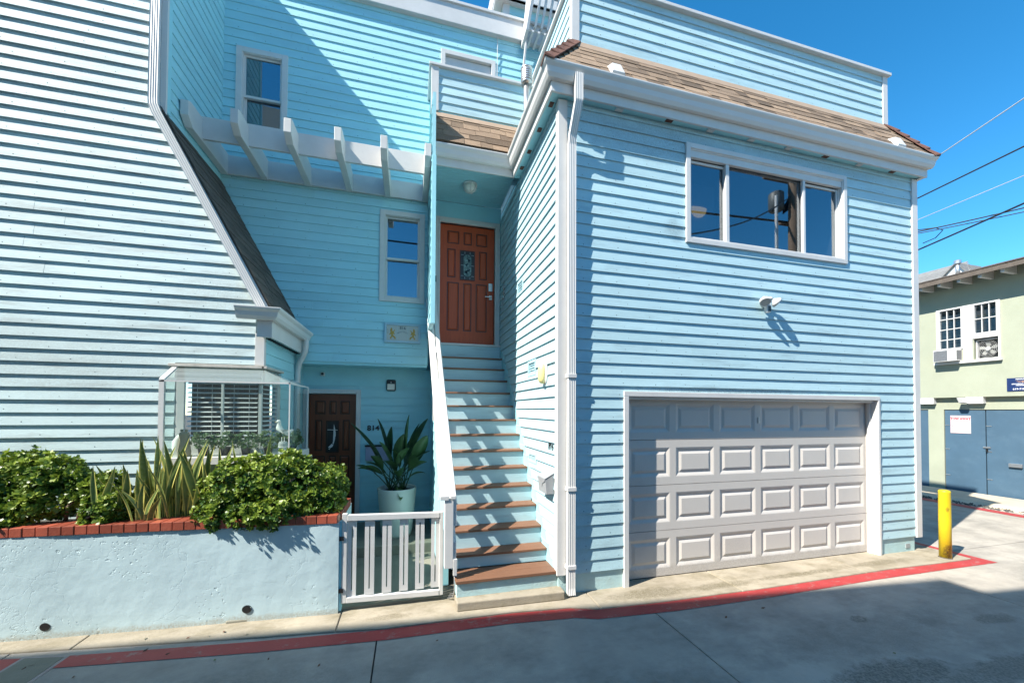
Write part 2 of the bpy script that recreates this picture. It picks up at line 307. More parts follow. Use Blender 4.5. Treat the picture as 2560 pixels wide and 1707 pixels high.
def faceR(X): return F((X, 0, 0), (0, 1, 0), (1, 0, 0))       # faces +X, u = Y
def text(s, size, Fr, u, n, z, m, name, parent, ext=.004, sx=1, align='CENTER', bold=0.):
    cu = bpy.data.curves.new('t', 'FONT'); cu.body = s; cu.size = size; cu.extrude = ext/2; cu.align_x = align; cu.align_y = 'CENTER'; cu.resolution_u = 3; cu.offset = bold
    to = bpy.data.objects.new('t', cu); C.objects.link(to); dg = bpy.context.evaluated_depsgraph_get(); dg.update()
    me = bpy.data.meshes.new_from_object(to.evaluated_get(dg)); bpy.data.objects.remove(to); bpy.data.curves.remove(cu)
    P0 = Fr.P(u, n, z); b = baseof(parent)
    for v in me.vertices:
        p = P0 + Fr.U*(v.co.x*sx) + Vector((0, 0, v.co.y)) + Fr.N*v.co.z; v.co = p - b
    me.name = name; me.materials.clear(); me.materials.append(m); me.update()
    o = bpy.data.objects.new(name, me); C.objects.link(o); o.parent = parent; return o

# wall slab with rectangular holes
def slab(parent, name, Fr, u0, u1, z0, z1, holes, m, th=.12):
    us = sorted(set([u0, u1] + [min(max(h[i], u0), u1) for h in holes for i in (0, 1)]))
    mb = MB()
    for a, b in zip(us[:-1], us[1:]):
        if b-a < 1e-4: continue
        mid = (a+b)/2; cuts = sorted([(h[2], h[3]) for h in holes if h[0] < mid < h[1]]); z = z0
        for c0, c1 in cuts:
            if c0 > z: mb.fbox(Fr, a, b, -th, -.004, z, min(c0, z1))
            z = max(z, c1)
        if z < z1: mb.fbox(Fr, a, b, -th, -.004, z, z1)
    return mb.build(name, m, parent)
EXP = .127
def siding(wall, Fr, m, z0, z1, umin, umax, holes=(), e=EXP, t=.0125, nails=True, name='siding_board', step=.41):
    """lapped clapboards, every course cut round the openings; each board an object"""
    if not callable(umin): a0 = umin; umin = lambda z: a0
    if not callable(umax): a1 = umax; umax = lambda z: a1
    nm = MB(); n = int(math.ceil((z1-z0)/e - .05))
    for i in range(n):
        zb = z0 + i*e; zt = min(zb+e, z1)
        jb = R.uniform(-.0015, .0015); jt = R.uniform(-.001, .002)
        off = lambda z: .0015 + (t+jt)*max(0, 1-(z-zb)/(e+.01))
        segs = [(umin(zb), umax(zb), umin(zt), umax(zt), zb+jb, zt)]
        for h in holes:
            ns = []
            for (a, b, c, d, lo, hi) in segs:
                if h[0] >= max(b, d) or h[1] <= min(a, c) or h[2] >= hi-.006 or h[3] <= lo+.006: ns.append((a, b, c, d, lo, hi)); continue
                if h[0] > a + .01: ns.append((a, h[0], c, h[0], lo, hi))
                if h[1] < b - .01: ns.append((h[1], b, h[1], d, lo, hi))
                ha, hb = max(h[0], min(a, c)), min(h[1], max(b, d))
                if h[2] > lo + .006: ns.append((ha, hb, ha, hb, lo, h[2]))
                if h[3] < hi - .006: ns.append((ha, hb, ha, hb, h[3], hi))
            segs = ns
        js = []
        for (a, b, c, d, lo, hi) in segs:
            if b-a > 2.6 and R.random() < .55:
                x = a + (b-a)*R.uniform(.25, .75); js += [(a, x-.0012, c, x-.0012, lo, hi), (x+.0012, b, x+.0012, d, lo, hi)]
            else: js.append((a, b, c, d, lo, hi))
        for (a, b, c, d, lo, hi) in js:
            if b-a < .012: continue
            mb = MB(); k = max(1, int((b-a)/.8)); top = hi + (.008 if hi >= zt-1e-6 else 0)
            wb = [R.uniform(-.0012, .0012) for _ in range(k+1)]; wo = [R.uniform(-.001, .001) for _ in range(k+1)]
            vs = []
            for j in range(k+1):
                f = j/k; ub = a+(b-a)*f; ut = c+(d-c)*f
                vs += [Fr.P(ub, off(lo)+wo[j], lo+wb[j]), Fr.P(ut, off(top)+wo[j]*.3, top), Fr.P(ut, -.003, top), Fr.P(ub, -.003, lo+wb[j])]
            fs = []
            for j in range(k):
                p = j*4; q = p+4
                fs += [(p, q, q+1, p+1), (p+3, q+3, q, p), (p+1, q+1, q+2, p+2)]
            fs += [(0, 1, 2, 3), (k*4+3, k*4+2, k*4+1, k*4)]
            mb.add(vs, fs).build(name, m, wall, fix=False)
            if nails:
                u = a + R.uniform(.1, .35)
                while u < b-.05:
                    zz = lo + R.uniform(.022, .034)
                    if zz < hi:
                        r = R.uniform(.0035, .006); c0 = Fr.P(u, off(zz)+.0008, zz)
                        nm.add([c0 + Fr.U*(r*math.cos(q*1.047)) + Vector((0, 0, r*math.sin(q*1.047))) for q in range(6)], [tuple(range(6))])
                    u += step*R.uniform(.94, 1.06)
    if nails and nm.v: nm.build('nail_heads', NAIL, wall, kind='stuff', fix=False)
NAIL = mat('rusty_nail', (.07, .11, .13), .8, .2)

def interior(parent, Fr, u0, u1, z0, z1, depth=.9, m=None):
    mb = MB(); P = Fr.P
    a = [P(u0,-.09,z0),P(u1,-.09,z0),P(u1,-.09,z1),P(u0,-.09,z1)]; b = [P(u0-.3,-depth,z0-.3),P(u1+.3,-depth,z0-.3),P(u1+.3,-depth,z1+.2),P(u0-.3,-depth,z1+.2)]
    mb.add(a+b, [(4,5,6,7),(0,1,5,4),(1,2,6,5),(2,3,7,6),(3,0,4,7)])
    return mb.build('room_interior', m or DARK, parent, fix=False)

def hung_window(house, Fr, u0, u1, z0, z1, zm, rooms=DARK, grid=None, trim=.075, label=None, deep=.05):
    """double hung window: casing, two sashes, two panes"""
    w = MB(); w.ring(Fr, u0, u1, z0, z1, trim, -.03, .03)
    w.ring(Fr, u0+trim-.012, u1-trim+.012, z0+trim-.012, z1-trim+.012, .022, -.06, .018)
    wo = w.build('window', WHITE, house, bev=.004, label=label)
    a, b, c, d = u0+trim, u1-trim, z0+trim, z1-trim
    s1 = MB().ring(Fr, a, b, zm-.012, d, .034, -.05, -.018).build('sash', WHITE2, wo, bev=.003)
    s2 = MB().ring(Fr, a, b, c, zm+.03, .038, -.085, -.052).build('sash', WHITE2, wo, bev=.003)
    MB().fbox(Fr, a+.03, b-.03, -.036, -.032, zm+.02, d-.03).build('pane', GLASS, wo)
    MB().fbox(Fr, a+.034, b-.034, -.07, -.066, c+.034, zm-.005).build('pane', GLASS, wo)
    interior(wo, Fr, a, b, c, d, .7, rooms)
    return wo

def panel_door(house, Fr, u0, u1, z0, z1, m, md, glass, name='door', frame_m=WHITE, fr=.085, label=None, hinge_right=False):
    """nine panel door with a glass light; leaf, panels and light are objects"""
    fm = MB(); fm.fbox(Fr, u0-fr, u0, -.05, .03, z0, z1+fr); fm.fbox(Fr, u1, u1+fr, -.05, .03, z0, z1+fr); fm.fbox(Fr, u0, u1, -.05, .03, z1, z1+fr)
    fm.fbox(Fr, u0-fr*.35, u0-.004, .03, .042, z0, z1+fr*.35); fm.fbox(Fr, u1+.004, u1+fr*.35, .03, .042, z0, z1+fr*.35); fm.fbox(Fr, u0-fr*.35, u1+fr*.35, .03, .042, z1+.004, z1+fr*.35)
    fm.build('door_frame', frame_m, house, bev=.004)
    W = u1-u0; H = z1-z0
    d = MB().fbox(Fr, u0+.004, u1-.004, -.075, -.035, z0+.005, z1-.004).build(name, m, house, bev=.003, label=label)
    cols = [(.13, .345), (.425, .575), (.655, .86)]
    def pan(a, b, c, e):
        U0, U1, Z0, Z1 = u0+W*a, u0+W*b, z0+H*c, z0+H*e
        MB().ring(Fr, U0, U1, Z0, Z1, .016, -.036, -.0305).build('panel_groove', md, d)
        g = MB(); P = Fr.P; q = .018; r_ = .034
        o = [P(U0+q,-.034,Z0+q),P(U1-q,-.034,Z0+q),P(U1-q,-.034,Z1-q),P(U0+q,-.034,Z1-q)]
        i = [P(U0+r_,-.022,Z0+r_),P(U1-r_,-.022,Z0+r_),P(U1-r_,-.022,Z1-r_),P(U0+r_,-.022,Z1-r_)]
        g.add(o+i, [(0,1,5,4),(1,2,6,5),(2,3,7,6),(3,0,4,7),(4,5,6,7)]); g.build('panel', m, d, fix=False)
    for a, b in cols: pan(a, b, .11, .515); pan(a, b, .84, .945)
    pan(.13, .28, .555, .795); pan(.71, .86, .555, .795)
    U0, U1, Z0, Z1 = u0+W*.36, u0+W*.635, z0+H*.54, z0+H*.79
    MB().ring(Fr, U0, U1, Z0, Z1, .018, -.036, -.022).build('light_frame', md, d)
    gl = MB().fbox(Fr, U0+.018, U1-.018, -.034, -.030, Z0+.018, Z1-.018).build('door_light', BLACK, d)
    glass(Fr, d, U0+.018, U1-.018, Z0+.018, Z1-.018)
    return d, (u0, u1, z0, z1)

# ------------------------------------------------------------ ground
G = -.222
def structure(o): o['kind'] = 'structure'; return o
structure(MB().add([(-150,-150,-.27),(150,-150,-.27),(150,150,-.27),(-150,150,-.27)], [(0,1,2,3)]).build('ground', EARTH, fix=False))
road = structure(MB().add([(-40,-9,-.245),(60,-9,-.245),(60,40,-.245),(-40,40,-.245)], [(0,1,2,3)]).build('road', EARTH, fix=False))
def slabpoly(pts, z0, z1, name, m, parent, kind=None, bev=.004):
    return MB().extr([(x, y, z0) for x, y in pts], (0, 0, z1-z0)).build(name, m, parent, bev=bev, kind=kind)
xs = [-40, -14, -9, -4.62, -1.80, .80, 4.54, 8.2]
for a, b in zip(xs[:-1], xs[1:]):
    for c, d in ((-9, -3.1), (-3.09, 1.2 if b < 5 else -.12)):
        slabpoly([(a+.006, c), (b-.006, c), (b-.006, d), (a+.006, d)], -.27, G, 'road_slab', ROADM, road)
for a, b in ((8.2, 11.0),): 
    for c, d in ((-9, -3.1), (-3.09, -.12)): slabpoly([(a+.006, c), (b-.006, c), (b-.006, d), (a+.006, d)], -.27, G, 'road_slab', ROADM, road)
for c, d in ((-.11, 4.2), (4.21, 9), (9.01, 16), (16.01, 38)):
    slabpoly([(5.35, c), (10.2, c), (10.2, d), (5.35, d)], -.27, G, 'road_slab', ROADM, road)
slabpoly([(11.01, -9), (60, -9), (60, .5), (11.01, .5)], -.27, G, 'road_slab', ROADM, road)
# apron in front of the houses
edge = [(-8, .60), (-4.69, .184), (-2.804, -.074), (-2.151, -.147), (-1.725, -.205), (-.567, -.215), (.02, -.27), (.273, -.36), (1.0, -.39), (2.34, -.405), (4.27, -.372), (5.2, -.395), (5.80, -.40)]
def yedge(x):
    for (a, ya), (b, yb) in zip(edge[:-1], edge[1:]):
        if a <= x <= b: return ya+(yb-ya)*(x-a)/(b-a)
    return edge[-1][1]
apron = structure(slabpoly([(-8, 1.2), (-8, .62)] + [(x, y+.01) for x, y in edge[1:]] + [(5.80, 1.2)], -.27, -.232, 'pavement', EARTH, None, bev=0))
for a, b in ((-8, -4.2), (-4.19, -2.166), (-2.154, .305), (.317, 2.0), (2.006, 3.9), (3.906, 5.80)):
    pts = [(a, yedge(a))] + [p for p in edge if a < p[0] < b] + [(b, yedge(b))]
    slabpoly(pts + [(b, 1.2 if b < 5 else .9), (a, 1.2)], -.26, -.208, 'pavement_slab', CREAM, apron, bev=.008)
# red kerb paint
top = [(-8, .52), (-4.9, .14), (-4.62, .096), (-4.139, .022), (-2.782, -.128), (-1.725, -.21), (-.567, -.222), (.02, -.275), (.273, -.366), (1.0, -.396), (2.342, -.411), (4.273, -.378), (5.2, -.401), (5.79, -.405)]
bot = [(-8, .36), (-4.9, -.02), (-4.525, -.07), (-4.121, -.132), (-2.729, -.296), (-1.717, -.376), (-.612, -.393), (0., -.45), (.197, -.521), (1.0, -.575), (2.148, -.583), (3.803, -.546), (5.1, -.55), (5.978, -.563)]
rp = MB(); vs = [(x, y, G+.004) for x, y in top] + [(x, y, G+.004) for x, y in bot]; n = len(top)
rp.add(vs, [(i, n+i, n+i+1, i+1) for i in range(n-1)])
rp.add([(5.79,-.405,G+.004),(5.978,-.563,G+.004),(5.945,-.10,G+.004),(5.93,1.4,G+.004),(5.84,1.4,G+.004),(5.83,.25,G+.004),(5.80,-.06,G+.004)], [(0,1,2,3,4,5,6)])
structure(rp.build('red_kerb_line', REDP, fix=False))
# far kerb strip below the green building, with its red line
structure(MB().add([(9.62,-3,G+.004),(9.86,-3,G+.004),(10.0,2.3,G+.004),(10.2,8,G+.004),(9.9,8,G+.004),(9.72,2.3,G+.004)], [(0,1,2,3,4,5)]).build('red_kerb_line', REDP, fix=False))
structure(MB().hexa([(10.25,-3,-.27),(11.5,-3,-.27),(11.5,12,-.27),(10.25,12,-.27),(10.45,-3,-.16),(11.5,-3,-.13),(11.5,12,-.17),(10.45,12,-.19)]).build('pavement', mat('far_pavement', (.50, .42, .31), .85, .12, 2, 0, .4, 40, dirt=.5, dcol=(.3,.25,.18)), bev=.01))
gv = MB()
for i in range(900):
    y = R.uniform(-2.5, 5.5); x = 10.0 + R.uniform(0, .28); r = R.uniform(.012, .03); a = R.uniform(0, 3)
    c = Vector((x, y, G+R.uniform(.0, .012)))
    gv.add([c+Vector((r*math.cos(a+k*2.09), r*math.sin(a+k*2.09), 0)) for k in range(3)] + [c+Vector((0, 0, r))], [(0,1,3),(1,2,3),(2,0,3)])
structure(gv.build('gravel', mat('dark_gravel', (.10,.09,.08), .9, .4, 30), fix=False))['kind'] = 'stuff'

# utility box lid, stains, litter
u = root('utility_box', (-4.3, -.1, G), 'rectangular concrete utility box lid set in the road at the bottom left corner', 'utility cover')
p = [(-4.474, .087), (-4.135, .026), (-4.16, -.62), (-4.52, -.56)]
slabpoly(p, -.25, G+.006, 'rim', mat('box_rim', (.36,.30,.27), .8, .15, 8, dirt=.4, dcol=(.3,.1,.09)), u)
q = [(-4.447, .06), (-4.162, .008), (-4.185, -.6), (-4.49, -.54)]
slabpoly(q, -.24, G+.010, 'lid', mat('box_lid', (.21,.20,.15), .85, .12, 6, 0, .4, 50, dirt=.3), u)
lf = MB()
LITTER = mat('dry_leaf', (.12, .055, .03), .8, .3, 30, .4)
litter = [(-2.9,-.02),(-3.35,.04),(-3.2,.03),(-3.4,-.15),(-3.0,-.33),(-2.6,-.42),(-3.9,-.3),(-2.5,-.11),(-2.45,-.2),(-2.2,-.6),(-1.3,-.5),(-3.6,-.05),(-2.75,-.09),(1.4,-.8),(1.9,-.75),(2.9,-.9),(-3.7,.12),(-3.1,.07),(3.4,-1.1),(.2,-1.4),(2.3,-1.6),(-4.31,-.06),(-4.33,-.1)]
for i, (x, y) in enumerate(litter):
    z = (-.208 if y > yedge(x) else G) + .006; a = R.uniform(0, 6.3); r = R.uniform(.012, .026); mb = MB(); d = Vector((math.cos(a), math.sin(a), 0))*r; e_ = Vector((-math.sin(a), math.cos(a), 0))*r*.4
    c = Vector((x, y, z)); mb.add([c-d, c-d*.2+e_+Vector((0,0,.006)), c+d+Vector((0,0,.008)), c-d*.1-e_], [(0,1,2,3)])
    o = mb.build('fallen_leaf', LITTER if i % 4 else JADE, fix=False)
    on = 'on the concrete lid at the bottom left corner' if x < -4.25 else ('on the pavement below the planter wall' if y > yedge(x) else ('on the red kerb line below the planter' if x < -2 and y > -.36 else ('on the grey road in front of the gate' if x < -1 else 'on the grey road in front of the garage')))
    tag(o, ('green' if i % 4 == 0 else 'dry brown') + ' fallen leaf ' + on, 'leaf', 'fallen leaves scattered in front of the houses')
# ------------------------------------------------------------ sweep for gutters and fascias
def sweep(prof, pathf, name, m, parent, bev=0, close=True):
    """prof: [(offset, z)], pathf(offset) -> list of (x, y)"""
    mb = MB(); cols = [[(x, y, z) for x, y in pathf(o)] for o, z in prof]; k = len(cols[0]); n = len(prof)
    vs = [p for c in cols for p in c]; fs = []
    for i in range(n if close else n-1):
        for j in range(k-1): fs.append((i*k+j, i*k+j+1, ((i+1) % n)*k+j+1, ((i+1) % n)*k+j))
    if close: fs += [tuple(i*k for i in range(n)), tuple(i*k+k-1 for i in reversed(range(n)))]
    return mb.add(vs, fs).build(name, m, parent, bev=bev)
def gprof(o0, z0, w=.125, h=.135):
    return [(o0, z0), (o0+w*.42, z0), (o0+w*.62, z0+h*.25), (o0+w*.72, z0+h*.6), (o0+w*.93, z0+h*.78), (o0+w, z0+h*.92), (o0+w, z0+h), (o0+w*.9, z0+h), (o0+w*.88, z0+h*.9), (o0, z0+h*.9)]
def ridged_tube(pts, w, d, name, m, parent, wdir, ridges=4):
    """rectangular corrugated downspout along pts; wdir = width direction"""
    mb = MB(); pts = [Vector(p) for p in pts]; wd = Vector(wdir).normalized(); k = 0; rings = []
    for i, p in enumerate(pts):
        t = (pts[min(i+1, len(pts)-1)]-pts[max(i-1, 0)]).normalized(); wv = (wd - t*wd.dot(t)).normalized(); dv = t.cross(wv)
        sec = []
        for side, sg in ((1, 1), (1, -1)):
            pass
        prof = []
        nr = ridges*2
        for j in range(nr+1): prof.append((-w/2+w*j/nr, -d/2 + (0.004 if j % 2 else 0)))
        for j in range(nr+1): prof.append((w/2-w*j/nr, d/2 - (0.004 if j % 2 else 0)))
        rings.append([p + wv*a + dv*b for a, b in prof])
    n = len(rings[0]); vs = [v for r in rings for v in r]
    fs = [(i*n+j, i*n+(j+1) % n, (i+1)*n+(j+1) % n, (i+1)*n+j) for i in range(len(rings)-1) for j in range(n)]
    fs += [tuple(range(n)), tuple((len(rings)-1)*n+j for j in reversed(range(n)))]
    return mb.add(vs, fs).build(name, m, parent)

SHM = {}
def shingle_mesh(w, m):
    k = (round(w, 3), m.name)
    if k in SHM: return SHM[k]
    mb = MB(); L_ = .16
    mb.hexa([(0, -.002, .006), (w, -.002, .006), (w, L_, .001), (0, L_, .001), (0, -.002, .013), (w, -.002, .013), (w, L_, .007), (0, L_, .007)])
    me = mb.mesh('shingle', m); SHM[k] = me; return me
def shingle_field(roof, A, B, up, n, rows, m, e=.135, umin=lambda f: 0, umax=lambda f: 1, widths=(.17, .23, .30, .37), name='shingle'):
    A, B, up, n = Vector(A), Vector(B), Vector(up), Vector(n).normalized(); D = (B-A); Lr = D.length; D.normalize(); upn = up.normalized()
    M = Matrix((D, upn, n)).transposed(); ro = M.to_euler()
    for r in range(rows):
        f = r*e/up.length; u = umin(f)*Lr; end = umax(f)*Lr; first = True
        while u < end-.02:
            w = R.choice(widths) * (R.uniform(.4, 1) if first else 1); first = False
            w = min(w, end-u); base = min(widths, key=lambda q: abs(q-w)); me = shingle_mesh(base, m)
            inst(name, me, A + D*u + upn*(r*e + .012 + R.uniform(-.003, .003) + (r > 0)*(R.random() < .4)*-.02) + n*R.uniform(0, .005), roof, ro, (w/base*.975, 1, 1)); u += w

# ============================================================ garage wing
gh = root('house', (2.76, 0, G), 'garage wing in light blue clapboard, wide garage door below a sliding window', 'house')
ff = front(0); W_ = 5.52
gw = slab(gh, 'wall', ff, .03, W_-.03, -.02, 5.2, [(.80, 4.73, -.3, 1.945), (1.66, 4.10, 3.81, 4.90)], SID_G)
siding(gw, ff, SID_G, 0, 5.16, .083, W_-.085, [(.79, 4.71, -.3, 1.965), (1.62, 4.15, 3.765, 4.945)], t=.0145)
cb = MB().box(-.024, .083, -.026, .055, -.0, 5.13).build('corner_board', WHITE, gw, bev=.004)
MB().box(W_-.088, W_+.022, -.03, .055, -.02, 5.13).build('corner_board', WHITE, gw, bev=.004)
fd = MB(); fd.box(.0, .79, .005, .11, -.24, -.004); fd.box(.005, .1, .11, 2.2, -.24, .3)
fd.build('foundation', FOUND, gh, bev=.006); MB().box(4.74, 5.44, .005, .11, -.24, -.004).build('foundation', FOUND, gh, bev=.006)
MB().box(5.25, 5.33, -.003, .006, -.16, -.10).build('foundation_vent', mat('vent_metal', (.3,.33,.34), .5), gh)
# side wall (faces the stairs)
fs_ = faceL(0)
sw = slab(gh, 'wall', fs_, -2.794, -.055, -.02, 5.2, [], SID_G, th=.1)
PATCHV = [(1.047, .755, 2.221, 2.383), (.999, .719, 1.099, 1.191), (1.60, 1.33, 3.45, 3.62)]
siding(sw, fs_, SID_G, 0, 5.16, -2.794, -.052, [(-a-.02, -b+.02, c-.02, d+.02) for a, b, c, d in PATCHV], t=.021)
for a, b, c, d in PATCHV:
    v = MB(); v.ring(fs_, -a-.02, -b+.02, c-.02, d+.02, .035, -.01, .022); v.fbox(fs_, -a+.01, -b-.01, -.02, .0, c, d)
    vo = v.build('wall_vent', SID_G, sw, bev=.003)
    for k in range(4): MB().fbox(fs_, -a+.02, -b-.02, -.0, .012, c+.02+k*(d-c-.03)/4, c+.028+k*(d-c-.03)/4).build('louvre', SID_G, vo)
# right end wall of the block and back
MB().box(W_-.1, W_, .056, 6, -.24, 5.2).build('wall', SID_G, gh); MB().box(.1, W_-.1, 5.9, 6, -.24, 6.3).build('wall', SID_G, gh)
MB().box(.1, W_-.1, .16, 5.9, 2.4, 2.5).build('floor_slab', DARK, gh); MB().box(.1, W_-.1, 2.8, 2.9, -.2, 5.2).build('partition', DARK, gh)
# garage opening: casing, jambs, door
tr = MB(); tr.fbox(ff, .774, .835, -.02, .028, -.215, 1.915); tr.fbox(ff, 4.705, 4.745, -.02, .028, -.235, 1.915); tr.fbox(ff, .774, 4.745, -.02, .028, 1.915, 1.972)
tr.fbox(ff, .795, .834, -.19, -.0195, -.21, 1.912); tr.fbox(ff, 4.699, 4.735, -.19, -.0195, -.235, 1.912); tr.fbox(ff, .8345, 4.6985, -.19, -.0195, 1.885, 1.95)
tr.fbox(ff, 4.680, 4.6985, -.10, -.06, -.22, 1.884)
tr.build('garage_casing', WHITE, gh, bev=.004)
gd = MB().fbox(ff, .84, 4.695, -.20, -.165, -.205, 1.90).build('garage_door', DOORW, gh)
MB().fbox(ff, .84, 4.69, -.163, -.13, -.214, -.200).build('rubber_seal', BLACK, gd)
zs = [-.200, .335, .872, 1.410, 1.90]; px0 = [.925, 1.562, 2.198, 2.836, 3.468, 4.095]; PW, PH = .556, .350
dy = .125
for si in range(4):
    z0, z1 = zs[si]+.003, zs[si+1]-.003; mb = MB(); pz0 = [.0, .42, .965, 1.50][si]-(0 if si else -.0); 
    pz0 = zs[si]+.095 if si < 3 else 1.495; pz1 = pz0+PH
    P = ff.P; n_ = -dy
    def q(u0, u1, c, d): mb.add([P(u0,n_,c),P(u1,n_,c),P(u1,n_,d),P(u0,n_,d)], [(0,1,2,3)])
    q(.836, 4.698, z0, pz0); q(.836, 4.698, pz1, z1)
    us = [.836] + [v for x in px0 for v in (x, x+PW)] + [4.698]
    for k in range(0, len(us), 2): q(us[k], us[k+1], pz0, pz1)
    mb.add([P(.842,n_,z0),P(4.693,n_,z0),P(4.693,n_-.03,z0),P(.842,n_-.03,z0),P(.842,n_,z1),P(4.693,n_,z1),P(4.693,n_-.03,z1),P(.842,n_-.03,z1)], [(0,1,2,3),(4,5,6,7)])
    mb.build('door_section', DOORW, gd)
    for x in px0:
        pm = MB(); rings = [(0, 0), (.012, -.003), (.042, -.016), (.052, -.016), (.082, -.003), (.090, -.003)]; vs = []
        for i_, dn in rings: vs += [P(x+i_,n_+dn,pz0+i_),P(x+PW-i_,n_+dn,pz0+i_),P(x+PW-i_,n_+dn,pz1-i_),P(x+i_,n_+dn,pz1-i_)]
        fc = [(r*4+j, r*4+(j+1) % 4, (r+1)*4+(j+1) % 4, (r+1)*4+j) for r in range(len(rings)-1) for j in range(4)] + [(20, 21, 22, 23)]
        pm.add(vs, fc).build('raised_panel', DOORW, gd, fix=False)
MB().fbox(ff, 2.794, 2.812, -dy, -dy+.012, 1.60, 1.68).build('lock_cover', STEEL, gd, bev=.002)
MB().fbox(ff, .866, .884, -.08, -.05, .98, 1.30).build('door_stop', WHITE2, gd)
# big sliding window
wz0, wz1, wu0, wu1 = 3.755, 4.955, 1.60, 4.165
w = MB().ring(ff, wu0, wu1, wz0, wz1, .06, -.02, .034); w.ring(ff, wu0+.045, wu1-.045, wz0+.045, wz1-.045, .03, -.06, .022)
w.ring(ff, wu0+.066, wu1-.066, wz0+.07, wz1-.08, .02, -.08, -.02)
w.fbox(ff, wu0+.05, wu1-.05, -.03, .012, 4.80, 4.885)
wo = w.build('window', WHITE, gh, bev=.004, label='wide three part sliding window with white casing')
a, b, c, d = 1.68, 4.085, 3.835, 4.80
MB().ring(ff, a, 2.225, c, d-.01, .028, -.062, -.035).build('sliding_sash', WHITE2, wo, bev=.002)
MB().ring(ff, 3.445, b, c, d-.01, .028, -.062, -.035).build('sliding_sash', WHITE2, wo, bev=.002)
MB().fbox(ff, 2.195, 2.245, -.03, .004, c-.02, d+.01).build('mullion', WHITE2, wo, bev=.003); MB().fbox(ff, 3.425, 3.465, -.03, .004, c-.02, d+.01).build('mullion', WHITE2, wo, bev=.003)
MB().fbox(ff, a+.026, 2.2, -.052, -.048, c+.026, d-.036).build('pane', GLASS, wo); MB().fbox(ff, 2.245, 3.425, -.042, -.038, c, d+.03).build('pane', GLASS, wo); MB().fbox(ff, 3.466, b-.026, -.052, -.048, c+.026, d-.036).build('pane', GLASS, wo)
interior(wo, ff, a, b, c-.02, 4.88, 1.6, ROOMG)
MB().fbox(ff, 1.86, 2.2, -.20, -.19, c, 4.62).build('blind', mat('grey_blind', (.20,.19,.20), .8), wo)
cl = root('ceiling_lamp', (1.95, .75, 4.25), 'amber half bowl lamp seen through the left pane of the wide upper window', 'lamp')
MB().lathe([(.005, -.09), (.06, -.075), (.11, -.03), (.13, .03), (.128, .035)], (1.93, .165, 4.27), k=20, sy=.25).build('lamp_bowl', emit(mat('lit_amber_bowl', (.8,.6,.25), .4), (1.,.62,.2), .35), cl, smooth=True)
# eave
YAL = 1.57
def pth(o): return [(5.56+.45*o, -o), (-.03-o, -o), (-.03-o, YAL-o), (-1.27, YAL-o)]
fa = sweep([(.085, 5.125), (.110, 5.125), (.110, 5.30), (.085, 5.30)], pth, 'fascia', WHITE, gh, bev=.003)
gu = sweep(gprof(.112, 5.232, .105, .145), pth, 'gutter', WHITE2, gh)
sf = MB(); sf.add([(0.,0.,5.145),(5.6,0.,5.145),(5.6,-.086,5.145),(-.116,-.086,5.145),(-.116,YAL-.086,5.145),(0,YAL-.086,5.145)], [(0,1,2,3),(0,3,4,5)]); sf.build('soffit', AQUA, gh)
for x, dk in ((.70, 0), (1.35, 1), (1.93, 0), (2.54, 0), (3.13, 0), (3.76, 1), (4.37, 0), (5.0, 1)):
    MB().box(x-.045, x+.045, -.07, -.025, 5.132 if not dk else 5.138, 5.1445).build('soffit_vent', SHING_B if dk else WHITE2, gh)
for y in (.09, .49, .90, 1.25): MB().box(-.088, -.04, y-.035, y+.035, 5.138, 5.1445).build('soffit_vent', SHING_B, gh)
MB().box(5.53, 5.60, -.08, 5.9, 5.13, 5.30).build('fascia', WHITE, gh); MB().box(-1.26, -.002, 1.47, 1.482, 5.13, 5.40).build('fascia', AQUA, gh)
# downspout of the garage block
ds = ridged_tube([(.14, -.185, 5.30), (.14, -.185, 5.02), (.13, -.15, 4.90), (.12, -.075, 4.72), (.118, -.06, 4.62), (.118, -.06, -.12), (.118, -.07, -.19)], .080, .055, 'downspout', WHITE2, gh, (1, 0, 0))
for z in (2.12, .92, .10): MB().box(.068, .168, -.096, -.02, z-.02, z+.02).build('pipe_strap', WHITE2, ds, bev=.002)
# mansard, hips, shingles
Z0, Z1 = 5.355, 6.03
A = [(-.235, -.20, Z0), (5.64, -.20, Z0), (5.33, .215, Z1), (.245, .215, Z1)]
rf = MB(); rf.add(A + [(-.235, YAL-.2, Z0), (.245, YAL+.2, Z1), (5.64, 5.9, Z0), (5.33, 5.6, Z1)], [(0,1,2,3), (0,3,5,4), (1,6,7,2)])
rf.add([(-.05, 3., Z0), (.245, 3., Z1)], [])
roof = rf.build('roof', SHING, gh, fix=False)
up = Vector((0, .415, .675)); nn = Vector((0, -.675, .415))
shingle_field(roof, (-.235, -.20, Z0), (5.64, -.20, Z0), up, nn, 5, SHING, e=.145, umin=lambda f: f*.48/5.875+.028, umax=lambda f: 1-f*.31/5.875-.012)
MB().extr([(.22,.20,Z1+.005),(5.36,.20,Z1+.005),(5.38,.155,Z1-.095),(.18,.155,Z1-.095)], (0,-.012,.007)).build('flashing', FLASH, gh)
